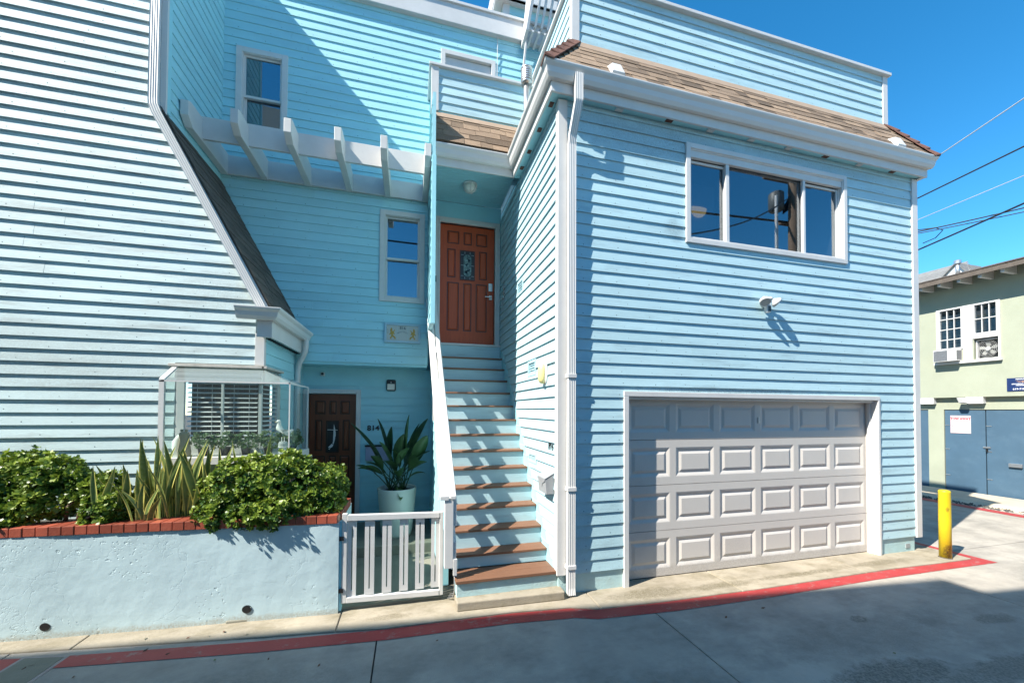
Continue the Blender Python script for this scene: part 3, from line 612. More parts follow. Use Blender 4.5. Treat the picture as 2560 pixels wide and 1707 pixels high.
for side, P0, P1 in ((0, Vector((-.235,-.2,Z0)), Vector((.245,.215,Z1))), (1, Vector((5.64,-.2,Z0)), Vector((5.33,.215,Z1)))):
    d_ = P1-P0
    for k in range(5):
        a0 = P0 + d_*(k/5.)*.97; a1 = P0 + d_*((k+1.25)/5.)*.97; t = Vector((0,0,.012)); s_ = (-1 if side == 0 else 1)
        w0 = Vector((0, -.035, -.0))+Vector((-s_*.085, .0, 0)); w1 = Vector((s_*.0, .10, 0)) + Vector((s_*.02, 0, 0))
        MB().hexa([a0+w0, a0+Vector((s_*.02,-.03,.02)), a1+Vector((s_*.01,-.02,.012)), a1+w0, a0+w0+t*1.5, a0+Vector((s_*.02,-.035,.045)), a1+Vector((s_*.01,-.02,.03)), a1+w0+t]).build('hip_shingle', SHING_B, roof)
        MB().hexa([a0+Vector((s_*.02,-.03,.02)), a0+w1, a1+w1, a1+Vector((s_*.01,-.02,.012)), a0+Vector((s_*.02,-.035,.045)), a0+w1+t*1.5, a1+w1+t, a1+Vector((s_*.01,-.02,.03))]).build('hip_shingle', SHING_B, roof)
for x in (.60, 4.93):
    MB().hexa([(x-.085,-.19,5.36),(x+.085,-.19,5.36),(x+.08,-.08,5.56),(x-.08,-.08,5.56),(x-.075,-.215,5.41),(x+.075,-.215,5.41),(x+.05,-.165,5.54),(x-.05,-.165,5.54)]).build('roof_vent', WHITE2, gh, bev=.005)
# parapet above the mansard
PX0, PX1, PY, PZ1 = .25, 5.33, .22, 6.79
fp = front(PY); pw = slab(gh, 'parapet_wall', fp, PX0+.02, PX1-.02, Z1, PZ1, [], SID_G)
siding(pw, fp, SID_G, Z1+.03, PZ1, PX0+.075, PX1-.075)
fpl = faceL(PX0); pl = slab(gh, 'parapet_wall', fpl, -5.4, -PY-.02, 5.7, PZ1, [], SID_R, th=.1)
siding(pl, fpl, SID_G, Z1+.03-2*EXP, PZ1, -5.4, -PY-.05, nails=False)
MB().box(PX0-.022, PX0+.075, PY-.022, PY+.05, Z1+.01, PZ1).build('corner_board', WHITE, pw, bev=.003)
MB().box(PX1-.075, PX1+.022, PY-.022, PY+.05, Z1+.01, PZ1).build('corner_board', WHITE, pw, bev=.003)
MB().box(PX0-.02, PX1+.02, PY-.023, PY+.05, Z1-.012, Z1+.009).build('sill_strip', mat('dark_gap', (.06,.055,.05), .9), pw)
MB().extr([(PX0-.05,PY-.06,PZ1),(PX1+.05,PY-.06,PZ1),(PX1+.05,5.5,PZ1),(PX1-.12,5.5,PZ1),(PX1-.12,PY+.12,PZ1),(PX0+.12,PY+.12,PZ1),(PX0+.12,5.5,PZ1),(PX0-.05,5.5,PZ1)], (0,0,.04)).build('parapet_cap', WHITE2, gh, bev=.004)
MB().box(PX1-.1, PX1, PY+.05, 5.4, Z1, PZ1).build('parapet_wall', SID_G, gh)

# ============================================================ recessed wing
rh = root('house', (-2.0, 2.35, G), 'recessed rear wing in aqua clapboard behind the pergola and the stairs', 'house')
fr = front(2.35)
H = [(-3.93, -3.37, 5.79, 6.85), (-1.97, -1.39, 3.46, 4.78), (-1.06, -.27, 5.9, 7.52)]
rw = slab(rh, 'wall', fr, -4.14, 1.2, 2.45, 8.2, H + [(-1.28, 1.3, 2.0, 5.62)], SID_R)
def ru(z): return -1.291 if z < 5.85 else 1.2
HS = [(-3.95, -3.35, 5.77, 6.875), (-1.99, -1.37, 3.44, 4.80), (-1.09, -.24, 5.9, 7.55)]
siding(rw, fr, SID_R, 2.46, 5.89, -4.14, -1.291, HS)
siding(rw, fr, SID_R, 5.89, 8.02, -4.14, 1.2, HS)
hung_window(rh, fr, -3.978, -3.32, 5.73, 6.91, 6.225, label='double hung window above the pergola')
hung_window(rh, fr, -2.017, -1.342, 3.418, 4.835, 4.095, label='double hung window below the pergola')
# deck door behind the balcony
dd = MB().ring(fr, -1.116, -.217, 5.4, 7.58, .07, -.03, .03); dd.fbox(fr, -1.05, -.28, -.05, -.02, 5.4, 7.5)
do = dd.build('deck_door', WHITE, rh, bev=.004); MB().fbox(fr, -.93, -.42, -.02, -.012, 5.7, 7.30).build('pane', BLACK, do)
# top fascia and roof slab
MB().box(-4.14, 2.2, 2.265, 2.30, 7.99, 8.30).build('fascia', WHITE, rh, bev=.004)
MB().box(-4.14, 2.2, 2.24, 2.36, 8.30, 8.345).build('roof_edge', WHITE2, rh, bev=.004)
MB().box(-4.14, 2.2, 2.301, 2.355, 7.99, 8.03).build('soffit', WHITE, rh)
MB().box(-4.14, 5.4, 2.36, 9, 8.0, 8.34).build('roof', GREYSH, rh)
MB().box(-3.1, -.05, 2.93, 2.99, -.2, 5.4).build('partition', SID_R, rh); MB().box(1.2, 5.4, 2.35, 2.45, 6.0, 8.0).build('wall', SID_R, rh)
cbl = MB().tube([(-.19, 2.31, 7.99), (-.19, 2.32, 7.6), (-.195, 2.32, 7.0)], .006, 6).build('white_cable', WHITE2, rh)
# soffit and lower wall with door 814
MB().box(-3.165, -1.29, 2.356, 2.79, 2.42, 2.452).build('porch_soffit', AQUA, rh)
fl = front(2.79)
lw = slab(rh, 'porch_wall', fl, -3.165, -1.2, -.2, 2.42, [(-3.08, -2.38, -.2, 2.0)], SID_R, th=.06)
siding(lw, fl, SID_R, -.08, 2.13, -3.165, -1.2, [(-3.16, -2.335, -.3, 2.13)], nails=False)
MB().fbox(fl, -3.165, -1.2, 0, .012, 2.131, 2.42).build('frieze_board', AQUA, lw)
def sail_glass(Fr, d, a, b, c, e):
    ww, hh = b-a, e-c; n = -.028; P = Fr.P
    def tri(pts, nm='white_glass', m=WHITE2): MB().extr([P(a+ww*x, n, c+hh*y) for x, y in pts], Fr.N*.002).build(nm, m, d)
    tri([(.55,.30),(.62,.92),(.72,.80),(.80,.62),(.80,.52)]); tri([(.50,.28),(.78,.48),(.70,.36),(.62,.24)]); tri([(.10,.14),(.45,.26),(.60,.22),(.50,.15),(.30,.11)]); tri([(.12,.10),(.22,.06),(.30,.08),(.26,.10)])
    tri([(.02,.74),(.98,.73),(.98,.71),(.02,.72)])
    MB().fbox(Fr, a, b, n, n+.001, c, c).build('lead_strip', BLACK, d) if 0 else None
d8, _ = panel_door(rh, fl, -3.08, -2.38, -.03, 2.0, DOOR_B, DOOR_BD, sail_glass, label='dark brown nine panel door with a sailboat in its glass', fr=.07)
kn = MB().lathe([(.008, 0), (.012, .02), (.028, .035), (.03, .05), (.02, .065)], fl.P(-3.035, -.035, 1.02)-Vector((0, .0, 0)), axis='y', k=14)
for i in range(len(kn.v)): kn.v[i].y = 2*(fl.P(0, -.035, 0).y) - kn.v[i].y
kn.build('door_knob', CHROME, d8, smooth=True); MB().fbox(fl, -3.06, -3.01, -.035, -.025, .88, .98).build('lock_plate', CHROME, d8, bev=.004)
# alcove with the red door
fd_ = front(2.794)
aw = slab(rh, 'wall', fd_, -1.24, 0.0, 2.86, 5.35, [(-1.07, -.11, 2.8, 4.98)], AQUA, th=.06)
def oval_glass(Fr, d, a, b, c, e):
    ww, hh = b-a, e-c; n = -.028; P = Fr.P; cx, cz = (a+b)/2, (c+e)/2
    pts = []
    rx, hz = ww*.30, hh*.40
    for i in range(28):
        t = 2*math.pi*i/28; x = rx*math.cos(t); z = rx*math.sin(t) + (hz-rx)*(1 if math.sin(t) > 0 else -1); pts.append(P(cx+x, n, cz+z))
    MB().extr(pts, Fr.N*.0015).build('oval_light', mat('mottled_glass', (.16,.25,.25), .2, .5, 30, 0, .8, 60, dirt=.7, dcol=(.03,.04,.05), dscale=(14,14,14), dlo=.45, dhi=.6), d)
    lead = MB()
    for t in (.12, .5, .88): lead.fbox(Fr, a, a+ww*.2, n, n+.002, c+hh*t-.002, c+hh*t+.002); lead.fbox(Fr, b-ww*.2, b, n, n+.002, c+hh*t-.002, c+hh*t+.002)
    for t in (.3, .7): lead.fbox(Fr, a+ww*t-.002, a+ww*t+.002, n, n+.002, e-hh*.09, e); lead.fbox(Fr, a+ww*t-.002, a+ww*t+.002, n, n+.002, c, c+hh*.09)
    lead.build('lead_strip', STEEL, d)
    rr = random.Random(4)
    for i in range(7):
        x = cx + rr.uniform(-.5, .5)*rx; z = cz + rr.uniform(-.75, .75)*hz; an = rr.uniform(0, 3); l = .03
        MB().extr([P(x+l*math.cos(an+k*2.1)*(1 if k else 1.6), n+.0016, z+l*math.sin(an+k*2.1)*(1 if k else 1.6)) for k in range(3)], Fr.N*.0008).build('leaf_glass', mat('dark_leaf_glass', (.02,.035,.05), .2), d)
dr, _ = panel_door(rh, fd_, -1.07, -.11, 2.90, 4.98, DOOR_R, DOOR_RD, oval_glass, label='reddish orange nine panel entry door with an oval leaded light', fr=.088)
MB().fbox(fd_, -.215, -.145, -.035, -.012, 3.86, 4.0).build('keypad_lock', CHROME, dr, bev=.004)
hd = MB().fbox(fd_, -.205, -.150, -.035, -.018, 3.71, 3.79); hd.fbox(fd_, -.285, -.165, .01, .022, 3.742, 3.758); hd.fbox(fd_, -.185, -.17, -.02, .012, 3.742, 3.758); hd.build('lever_handle', CHROME, dr, bev=.003)
MB().box(-1.2, -.01, 2.72, 2.80, 2.862, 2.895).build('threshold', WHITE2, rh, bev=.003)
# beadboard ceiling
bb = MB().box(-1.25, -.015, 1.49, 2.79, 5.36, 5.38).build('porch_ceiling', AQUA, rh)
for i in range(25):
    y = 1.495 + i*.0518; MB().box(-1.24, -.02, y+.002, y+.0487, 5.348, 5.362).build('ceiling_board', AQUA, bb, bev=.003)
# left screen wall of the porch (from the wall out to the eave) and its post
ffin = faceL(-1.291)
fw = slab(rh, 'porch_wall', ffin, -2.35, -1.30, 2.90, 6.0, [], SID_R, th=.045)
siding(fw, ffin, SID_R, 2.905, 5.9, -2.35, -1.31, nails=False)
MB().box(-1.296, -1.238, 1.255, 1.31, 2.885, 5.12).build('porch_post', AQUA, fw, bev=.003)
# alcove mansard + balcony wall
ar = MB(); ar.add([(-1.29, YAL-.2, 5.40), (.0, YAL-.2, 5.40), (.3, 1.72, 6.04), (-1.29, 1.72, 6.04), (-1.29, 2.3, 5.3)], [(0,1,2,3), (0,3,4)])
aro = ar.build('roof', SHING, rh, fix=False)
shingle_field(aro, (-1.29, YAL-.2, 5.40), (.02, YAL-.2, 5.40), Vector((0, .35, .64)), Vector((0, -.64, .35)), 5, SHING, e=.14)
MB().extr([(-1.30,1.70,6.03),(.3,1.70,6.03),(.3,1.655,5.94),(-1.30,1.655,5.94)], (0,-.012,.007)).build('flashing', FLASH, rh)
fb = front(1.70); bw = slab(rh, 'balcony_wall', fb, -1.27, .3, 6.04, 6.69, [], SID_R, th=.09)
siding(bw, fb, SID_G, 6.07, 6.68, -1.19, .3, nails=False)
fbl = faceL(-1.275); bl = slab(rh, 'balcony_wall', fbl, -2.35, -1.72, 5.9, 6.69, [], SID_R, th=.09); siding(bl, fbl, SID_R, 5.92, 6.68, -2.35, -1.75, nails=False)
MB().box(-1.295, -1.19, 1.672, 1.76, 6.05, 6.69).build('corner_board', WHITE, bw, bev=.003)
MB().extr([(-1.325,1.65,6.69),(.3,1.65,6.69),(.3,1.82,6.69),(-1.16,1.82,6.69),(-1.16,2.34,6.69),(-1.325,2.34,6.69)], (0,0,.035)).build('balcony_cap', WHITE2, rh, bev=.004)
MB().box(-1.2, .25, 1.80, 2.34, 5.90, 5.95).build('deck_floor', SHING_D, rh)

# ============================================================ left wing
lh = root('house', (-6, 1.07, G), 'left wing in pale weathered clapboard with steep raking roof edge and garden window', 'house')
fL = front(1.07)
def lu(z):
    if z > 4.93: return -4.235
    if z > 2.75: return -3.16 + (z-2.86)*(-4.20+3.13)/(4.93-2.86) if z > 2.86 else -3.235
    return -3.235
lwo = MB().fbox(fL, -9, -4.16, -.1, -.005, -.2, 8.4).fbox(fL, -4.16, -3.98, -.1, -.005, -.2, 4.5).fbox(fL, -3.98, -3.17, -.1, -.005, 2.2, 2.9).fbox(fL, -3.98, -3.17, -.1, -.005, -.2, 1.28).extr([(-3.98,1.076,2.9),(-3.17,1.076,2.9),(-3.98,1.076,4.5)], (0,.09,0)).build('wall', SID_L, lh)
siding(lwo, fL, SID_L, .18, 8.4, -8.6, lu, [(-3.99, -3.1, 1.16, 2.245)], t=.020)
MB().box(-3.236, -3.14, 1.045, 1.07+.03, 2.24, 2.60).build('corner_board', WHITE, lwo, bev=.003)
fR = faceR(-3.165)
sl = slab(lh, 'wall', fR, 1.08, 2.79, -.2, 2.75, [(1.05, 1.66, 1.28, 2.20)], SID_R, th=.08)
siding(sl, fR, SID_R, .105, 2.56, 1.10, 2.79, [(1.0, 1.68, 1.16, 2.245)], nails=False)
fU = faceR(-4.145); ul = slab(lh, 'wall', fU, 1.08, 2.35, 2.9, 8.4, [], SID_R, th=.1)
siding(ul, fU, SID_R, 4.90, 8.4, 1.12, 2.35, nails=False)
MB().box(-4.235, -4.122, 1.040, 1.07, 4.9, 8.4).build('corner_board', WHITE2, lwo, bev=.003); MB().box(-4.15, -4.122, 1.0705, 1.13, 4.95, 8.4).build('corner_board', AQUA, lwo, bev=.003)
MB().box(-9, -4.135, 1.03, 5.5, 8.41, 8.47).build('roof_slab', WHITE, lh)
# steep shingled slope
E0, E1 = Vector((-3.06, 0, 2.84)), Vector((-4.15, 0, 4.95))
sr = MB().add([(E0.x, 1.03, E0.z), (E0.x, 2.79, E0.z), (E1.x, 2.79, E1.z), (E1.x, 1.03, E1.z), (E0.x-.09, 1.03, E0.z-.05), (E1.x-.09, 1.03, E1.z-.05)], [(0,1,2,3), (0,3,5,4)]).build('roof', SHING_D, lh, fix=False)
vv = E1-E0; nrm = Vector((vv.z, 0, -vv.x)); 
shingle_field(sr, (E0.x, 1.02, E0.z), (E0.x, 2.36, E0.z), vv, nrm, 17, SHING_D, e=.14, widths=(.2, .28, .36, .44))
MB().extr([(E0.x-.02,1.028,E0.z+.02),(E0.x-.12,1.028,E0.z+.02),(E1.x-.12,1.028,E1.z),(E1.x-.015,1.028,E1.z)], (0,.03,0)).build('rake_board', WHITE, lh, bev=.003)
ridged_tube([(-4.22, 1.015, 8.4), (-4.22, 1.015, 5.05), (-4.215, 1.012, 4.98), (-4.185, 1.01, 4.90), (-4.155, 1.01, 4.84), (-3.185, 1.01, 2.93), (-3.16, 1.01, 2.87)], .085, .04, 'downspout', WHITE2, lh, (1, 0, 0))
def pl_(o): return [(-3.37, 1.07-o), (-3.165+o+.0, 1.07-o), (-3.165+o, 2.5)]
sweep([(.095, 2.55), (.118, 2.55), (.118, 2.76), (.095, 2.76)], lambda o: [(-3.20, 1.07-o*.8), (-3.165+o, 1.07-o*.8), (-3.165+o, 2.42)], 'fascia', WHITE, lh, bev=.003)
sweep(gprof(.12, 2.735, .12, .125), pl_, 'gutter', WHITE2, lh)
so = MB().box(-3.16, -3.072, 1.0, 2.42, 2.56, 2.575).build('soffit', AQUA, lh)
for i in range(16): MB().box(-3.145, -3.09, 1.08+i*.08, 1.105+i*.08, 2.548, 2.561).build('soffit_slot', DARK, so)
MB().tube([(-2.99, 2.2, 2.76), (-2.99, 2.2, 2.66), (-3.0, 2.21, 2.58), (-3.04, 2.24, 2.50), (-3.09, 2.28, 2.42), (-3.115, 2.30, 2.30), (-3.115, 2.30, 1.6), (-3.115, 2.30, .2)], .036, 12).build('round_downspout', WHITE2, lh, smooth=True)

# garden window (glass bay wrapping the corner)
gwn = MB(); bx0, bx1, by0, by1, bz0, bz1, bz2 = -3.985, -2.81, .80, 1.60, 1.25, 2.03, 2.20
fr_ = .028
def bar(a, b, r=.015): return gwn.tube([a, b], r, 4)
gwn.box(bx0-.015, bx0+.03, by0, by0+.03, bz0, bz1)            # left front post
gwn.add([], [])
gwn.hexa([(bx0-.015,by0,bz1-.01),(bx0+.03,by0,bz1-.01),(bx0+.03,1.06,bz2-.01),(bx0-.015,1.06,bz2-.01),(bx0-.015,by0,bz1+.02),(bx0+.03,by0,bz1+.02),(bx0+.03,1.06,bz2+.02),(bx0-.015,1.06,bz2+.02)])
gwn.box(bx0-.015, bx0+.02, by0, 1.06, bz0-.0, bz0+.03)
gwn.box(bx0, bx1, by0, by0+.012, bz1-.008, bz1+.008); gwn.box(bx1-.012, bx1, by0, by1, bz1-.008, bz1+.008)
gwn.box(bx1-.008, bx1+.004, by0, by0+.012, bz0, bz1); gwn.box(bx1-.012, bx1+.004, by1-.015, by1, bz0, bz1)
gwn.hexa([(bx1-.008,by1-.015,bz1),(bx1+.002,by1-.015,bz1),(bx1+.002,by1,bz1),(bx1-.008,by1,bz1),(-3.17,by1-.015,bz2),(-3.16,by1-.015,bz2),(-3.16,by1,bz2),(-3.17,by1,bz2)])
bay = gwn.build('garden_window', WHITE2, lh, label='glass garden window wrapping the corner, with a sloping glass top')
MB().box(bx0-.05, -3.13, 1.01, 1.06, bz2, bz2+.032).box(-3.155, -3.10, 1.01, by1+.02, bz2, bz2+.03).build('head_flashing', mat('dirty_white_trim', (.48,.45,.40), .6, .2, 12, 0, dirt=.5), bay, bev=.004)
MB().extr([(bx0-.02,by0-.02,1.17),(bx1+.02,by0-.02,1.17),(bx1+.02,by1,1.17),(-3.165,by1,1.17),(-3.165,1.06,1.17),(bx0-.02,1.06,1.17)], (0,0,.08)).build('shelf', WHITE2, bay, bev=.005)
for nm, vs in (('pane', [(bx0+.03,by0+.006,bz0),(bx1-.01,by0+.006,bz0),(bx1-.01,by0+.006,bz1),(bx0+.03,by0+.006,bz1)]), ('pane', [(bx1-.006,by0+.012,bz0),(bx1-.006,by1-.015,bz0),(bx1-.006,by1-.015,bz1),(bx1-.006,by0+.012,bz1)]),
               ('top_pane', [(bx0+.02,by0,bz1+.008),(bx1,by0,bz1+.008),(-3.17,1.05,bz2+.004),(bx0+.02,1.05,bz2+.004)]), ('top_pane', [(bx1,by0,bz1+.008),(bx1,by1,bz1+.008),(-3.17,by1,bz2+.004),(-3.17,1.05,bz2+.004)]),
               ('pane', [(bx0+.005,by0+.03,bz0),(bx0+.005,1.05,bz0),(bx0+.005,1.05,bz2-.01),(bx0+.005,by0+.03,bz1)])):
    MB().add(vs, [(0,1,2,3)]).build('pane', GLASS3 if nm == 'top_pane' else GLASS2, bay, fix=False)
# inner window with blinds
iw = MB(); iw.box(-3.975, -3.90, 1.055, 1.085, 1.28, 2.2); iw.box(-3.975, -3.165, 1.055, 1.085, 2.035, 2.2); iw.box(-3.975, -3.165, 1.055, 1.085, 1.25, 1.42); iw.box(-3.205, -3.172, 1.09, 1.12, 1.42, 2.035)
iw.box(-3.18, -3.155, 1.12, 1.66, 2.04, 2.2); iw.box(-3.18, -3.155, 1.12, 1.66, 1.25, 1.42); iw.box(-3.18, -3.15, 1.56, 1.66, 1.42, 2.04); iw.box(-3.56, -3.535, 1.06, 1.08, 1.42, 2.035)
iwo = iw.build('corner_window', WHITE, lh, bev=.003)
MB().add([(-3.9,1.2,1.4),(-3.25,1.2,1.4),(-3.25,1.2,2.1),(-3.9,1.2,2.1),(-3.25,1.6,1.4),(-3.25,1.6,2.1)], [(0,1,2,3),(1,4,5,2)]).build('curtain', mat('striped_curtain', (.09,.085,.08), .9, .6, 6, 0, 0, 10, stretch=(14,14,.4)), iwo, fix=False)
SLAT = mat('white_blind_slat', (.82,.82,.80), .4, .02)
for i in range(12):
    z = 1.445 + i*.0525
    MB().hexa([(-3.895,1.10,z),(-3.222,1.10,z),(-3.222,1.135,z+.010),(-3.895,1.135,z+.010),(-3.895,1.10,z+.006),(-3.222,1.10,z+.006),(-3.222,1.135,z+.016),(-3.895,1.135,z+.016)]).build('blind_slat', SLAT, iwo)
    MB().hexa([(-3.195,1.13,z+.010),(-3.16,1.13,z),(-3.16,1.56,z),(-3.195,1.56,z+.010),(-3.195,1.13,z+.016),(-3.16,1.13,z+.006),(-3.16,1.56,z+.006),(-3.195,1.56,z+.016)]).build('blind_slat', SLAT, iwo)
for x in (-3.80, -3.66, -3.45, -3.30): MB().tube([(x, 1.098, 1.44), (x, 1.098, 2.05)], .0025, 4).build('blind_cord', WHITE2, iwo)

# ============================================================ staircase
st = root('staircase', (-.55, .9, G), 'steep outdoor staircase with redwood treads and aqua risers up to the red entry door', 'staircase')
ny = [.0] + [.10 + .1888*n for n in range(1, 14)]
nz = [.047] + [.1925 + .2040*(n-1) for n in range(1, 14)]
for n in range(14):
    y, z = ny[n], nz[n]; yb = ny[n+1] if n < 13 else 2.72
    x0 = -1.085 if n == 0 else -1.05
    if n == 0:
        for k in range(2): MB().box(-1.085, .012, -.005+k*.148, .14+k*.148, z-.032, z).build('tread', TREAD, st, bev=.004)
    else: MB().box(x0, -.022, y, yb+.03, z-.026, z).build('tread', TREAD, st, bev=.004)
    zt = nz[n+1]-.026 if n < 13 else 2.862
    MB().box(-1.10, -.022, yb+.022, yb+.04, z, zt).build('riser', SID_G, st)
MB().box(-1.075, .0, .02, .22, -.125, .014).build('stair_base', FOUND, st, bev=.005)
MB().extr([(-.022, .06, .02), (-.022, .28, .02), (-.022, 2.72, 2.58), (-.022, 2.72, 2.80), (-.022, 2.55, 2.76)], (.018, 0, 0)).build('skirt_board', SID_R, st)
# closed wall under the stairs, clapboard on the porch side
fst = faceL(-1.20)
def sz(y): return .03 + (y-.15)*1.04
swl = MB().extr([(-1.195,.50,-.2),(-1.195,2.79,-.2),(-1.195,2.79,2.80),(-1.195,.50,.42)], (.085,0,0)).build('wall', AQUA, st)
siding(swl, fst, SID_R, -.08, 2.60, -2.79, lambda z: -max(.52, (z-.03)/1.04+.15), nails=False)
# railing
rail = MB()
A0, A1 = Vector((-1.245, .04, .885)), Vector((-1.318, 2.30, 3.50))
B0, B1 = Vector((-1.085, .04, .885)), Vector((-1.175, 2.30, 3.52))
def lerp(a, b, t): return a+(b-a)*t
dz = Vector((0, 0, -.042))
c0, c1 = lerp(A0, B0, .56), lerp(A1, B1, .56); e0, e1 = lerp(A0, B0, .66), lerp(A1, B1, .66)
MB().hexa([A0+dz, c0+dz, c1+dz, A1+dz, A0, c0, c1, A1]).build('handrail_cap', WHITE, st, bev=.004)
MB().hexa([e0+dz*.8, B0+dz*.8, B1+dz*.8, e1+dz*.8, e0-Vector((0,0,.0)), B0, B1, e1]).build('handrail', WHITE, st, bev=.004)
for top_, hgt in ((-.045, .13), (-.178, .13), (-.47, .085), (-.557, .085)):
    a, b = Vector((-1.115, .06, .885+top_)), Vector((-1.195, 2.28, 3.50+top_)); w_ = Vector((.038, 0, 0)); hh = Vector((0, 0, -hgt))
    MB().hexa([a+hh, a+w_+hh, b+w_+hh, b+hh, a, a+w_, b+w_, b]).build('rail_board', WHITE, st, bev=.003)
MB().box(-1.195, -1.108, .05, .14, .16, .845).build('newel_post', WHITE, st, bev=.004)
MB().box(-1.108, -1.07, .045, .083, .085, .25).build('rail_end', WHITE, st, bev=.003)
MB().box(-1.235, -1.15, 1.55, 1.63, 1.6, 2.55).build('post', WHITE, st, bev=.004)
cs = root('doorstep', (-.53, .05, G), 'low weathered concrete doorstep at the foot of the staircase', 'step')
MB().extr([(-1.085,-.09,-.21),(.03,-.12,-.21),(.035,.1,-.21),(-1.09,.10,-.21)], (0,0,.088)).build('step_slab', CREAM, cs, bev=.012)
hs_ = root('hose_pipes', (-1.14, .12, G), 'thin grey pipes bending down beside the newel post of the stairs', 'pipes')
for i in range(3): MB().tube([(-1.15+i*.012, .18, -.19+i*.02), (-1.10+i*.012, .14, -.17+i*.02), (-1.085+i*.01, .13, -.10), (-1.085+i*.01, .13, .12)], .006, 6).build('pipe', STEEL, hs_, smooth=True)

# ============================================================ pergola
pg = root('pergola', (-2.7, 1.8, 5.0), 'white wooden pergola of six rafters over the courtyard, fixed between the wings', 'pergola')
for x in (-4.08, -3.585, -3.02, -2.455, -1.905, -1.345):
    w_ = .042; y0 = 1.30
    pr = [(x-w_, 2.33, 5.03), (x-w_, 2.33, 5.31), (x-w_, y0+.06, 5.31), (x-w_, y0, 5.29), (x-w_, y0, 5.12), (x-w_, y0+.10, 5.03)]
    MB().extr(pr, (2*w_, 0, 0)).build('rafter', WHITE, pg, bev=.005)
MB().box(-4.14, -1.30, 1.61, 1.65, 5.058, 5.335).build('cross_beam', WHITE, pg, bev=.004)
MB().box(-4.14, -1.30, 2.295, 2.335, 5.035, 5.30).build('ledger', WHITE, pg, bev=.004)

# ============================================================ porch floor, gate, planter
pf = structure(MB().box(-3.15, -1.2, .22, 1.55, -.26, -.185).build('porch_floor', mat('porch_concrete', (.22,.21,.165), .8, .15, 2, 0, .4, 50, dirt=.5, dcol=(.12,.11,.08), dscale=(1.5,5,1)), None, bev=.01))
MB().box(-3.15, -1.2, 1.552, 2.79, -.24, -.055).build('step', mat('porch_concrete', (0,0,0)), pf, bev=.012)
gt = root('garden_gate', (-1.68, .2, G), 'low white slatted gate between the planter wall and the newel post', 'gate')
fg = front(.2)
MB().fbox(fg, -2.168, -2.122, -.02, .022, -.125, .735).build('stile', WHITE, gt, bev=.004); MB().fbox(fg, -1.236, -1.196, -.02, .022, -.15, .70).build('stile', WHITE, gt, bev=.004)
MB().hexa([fg.P(-2.121,.026,.665),fg.P(-1.237,.026,.640),fg.P(-1.237,-.025,.640),fg.P(-2.121,-.025,.665),fg.P(-2.121,.026,.722),fg.P(-1.237,.026,.695),fg.P(-1.237,-.025,.695),fg.P(-2.121,-.025,.722)]).build('rail', WHITE, gt, bev=.004)
MB().hexa([fg.P(-2.121,.026,-.125),fg.P(-1.237,.026,-.150),fg.P(-1.237,-.02,-.150),fg.P(-2.121,-.02,-.125),fg.P(-2.121,.026,-.072),fg.P(-1.237,.026,-.097),fg.P(-1.237,-.02,-.097),fg.P(-2.121,-.02,-.072)]).build('rail', WHITE, gt, bev=.004)
for a, b in ((-2.118, -2.039), (-1.962, -1.871), (-1.797, -1.708), (-1.631, -1.547), (-1.475, -1.388), (-1.318, -1.2365)):
    m_ = (a+b)/2; mb = MB(); z0, z1 = -.072, .66
    mb.fbox(fg, a, m_-.006, -.016, .004, z0, z1); mb.fbox(fg, m_+.006, b, -.016, .004, z0, z1); mb.fbox(fg, m_-.006, m_+.006, -.016, .004, z1-.06, z1); mb.fbox(fg, m_-.006, m_+.006, -.016, .004, z0, z0+.055)
    mb.build('picket', WHITE, gt)
for z in (.0, .50): MB().fbox(fg, -2.19, -2.15, .02, .03, z-.02, z+.02).build('hinge', BLACK, gt)
gp = root('gate_post', (-2.18, .23, G), 'narrow blue post between the planter wall and the gate', 'post')
MB().box(-2.192, -2.170, .19, .26, -.2, .66).build('post_board', AQUA, gp, bev=.003)

ux, uy = .9969, -.0782
fpn = F((-2.195, .157, 0), (ux, uy, 0), (uy, -ux, 0))      # planter front frame: u runs right, negative to the left
pn = root('planter', (-4.2, .5, G), 'long pale blue plastered planter wall capped with glazed red bricks', 'planter')
PL = -6.0
pw_ = MB(); nseg = 60; hh = 20; vs = []; fs = []
rr = random.Random(3)
for i in range(nseg+1):
    for j in range(hh+1):
        u = PL*(1-i/nseg); z = -.215 + (.655+.215)*j/hh
        n = .004*math.sin(u*2.3+z*3)+.003*math.sin(u*7.1+1.3*z)+rr.uniform(-.001, .001) - (.012*(max(0, (u+.02)/.02)) if u > -.02 else 0)
        vs.append(fpn.P(u, n, z))
for i in range(nseg):
    for j in range(hh):
        a = i*(hh+1)+j; fs.append((a, a+hh+1, a+hh+2, a+1))
pm_ = MB(); pm_.add(vs, fs); o = pm_.build('plaster_wall', PLASTER, pn, fix=False, smooth=True)
MB().add([fpn.P(0,-.008,-.215),fpn.P(0,-.008,.655),fpn.P(0,-.2,.655),fpn.P(0,-.2,-.215)], [(0,3,2,1)]).build('plaster_end', PLASTER, pn, fix=False)
MB().box(-2.215, -2.195, .17, 1.0, -.215, .655).build('plaster_side', PLASTER, pn)
mb = MB(); mb.fbox(fpn, PL, -.01, -.22, -.012, .60, .654); mb.build('mortar_bed', MORTAR, pn)
bw_ = .0925; bm_ = MB().hexa([(0,.2,0),(bw_-.006,.2,0),(bw_-.006,0,0),(0,0,0),(0,.2,.078),(bw_-.006,.2,.078),(bw_-.006,0,.078),(0,0,.078)])
BR = bm_.mesh('brick', BRICK); ang = math.atan2(uy, ux)
ncount = 0
for i in range(60):
    u = -.006 - bw_*(i+1)
    if u < PL+.1: break
    p = fpn.P(u, .012+R.uniform(-.002, .002), .656); o = inst('brick', BR, p, pn, (0, 0, ang+R.uniform(-.01, .01)))
    md = o.modifiers.new('b', 'BEVEL'); md.width = .004; md.segments = 2
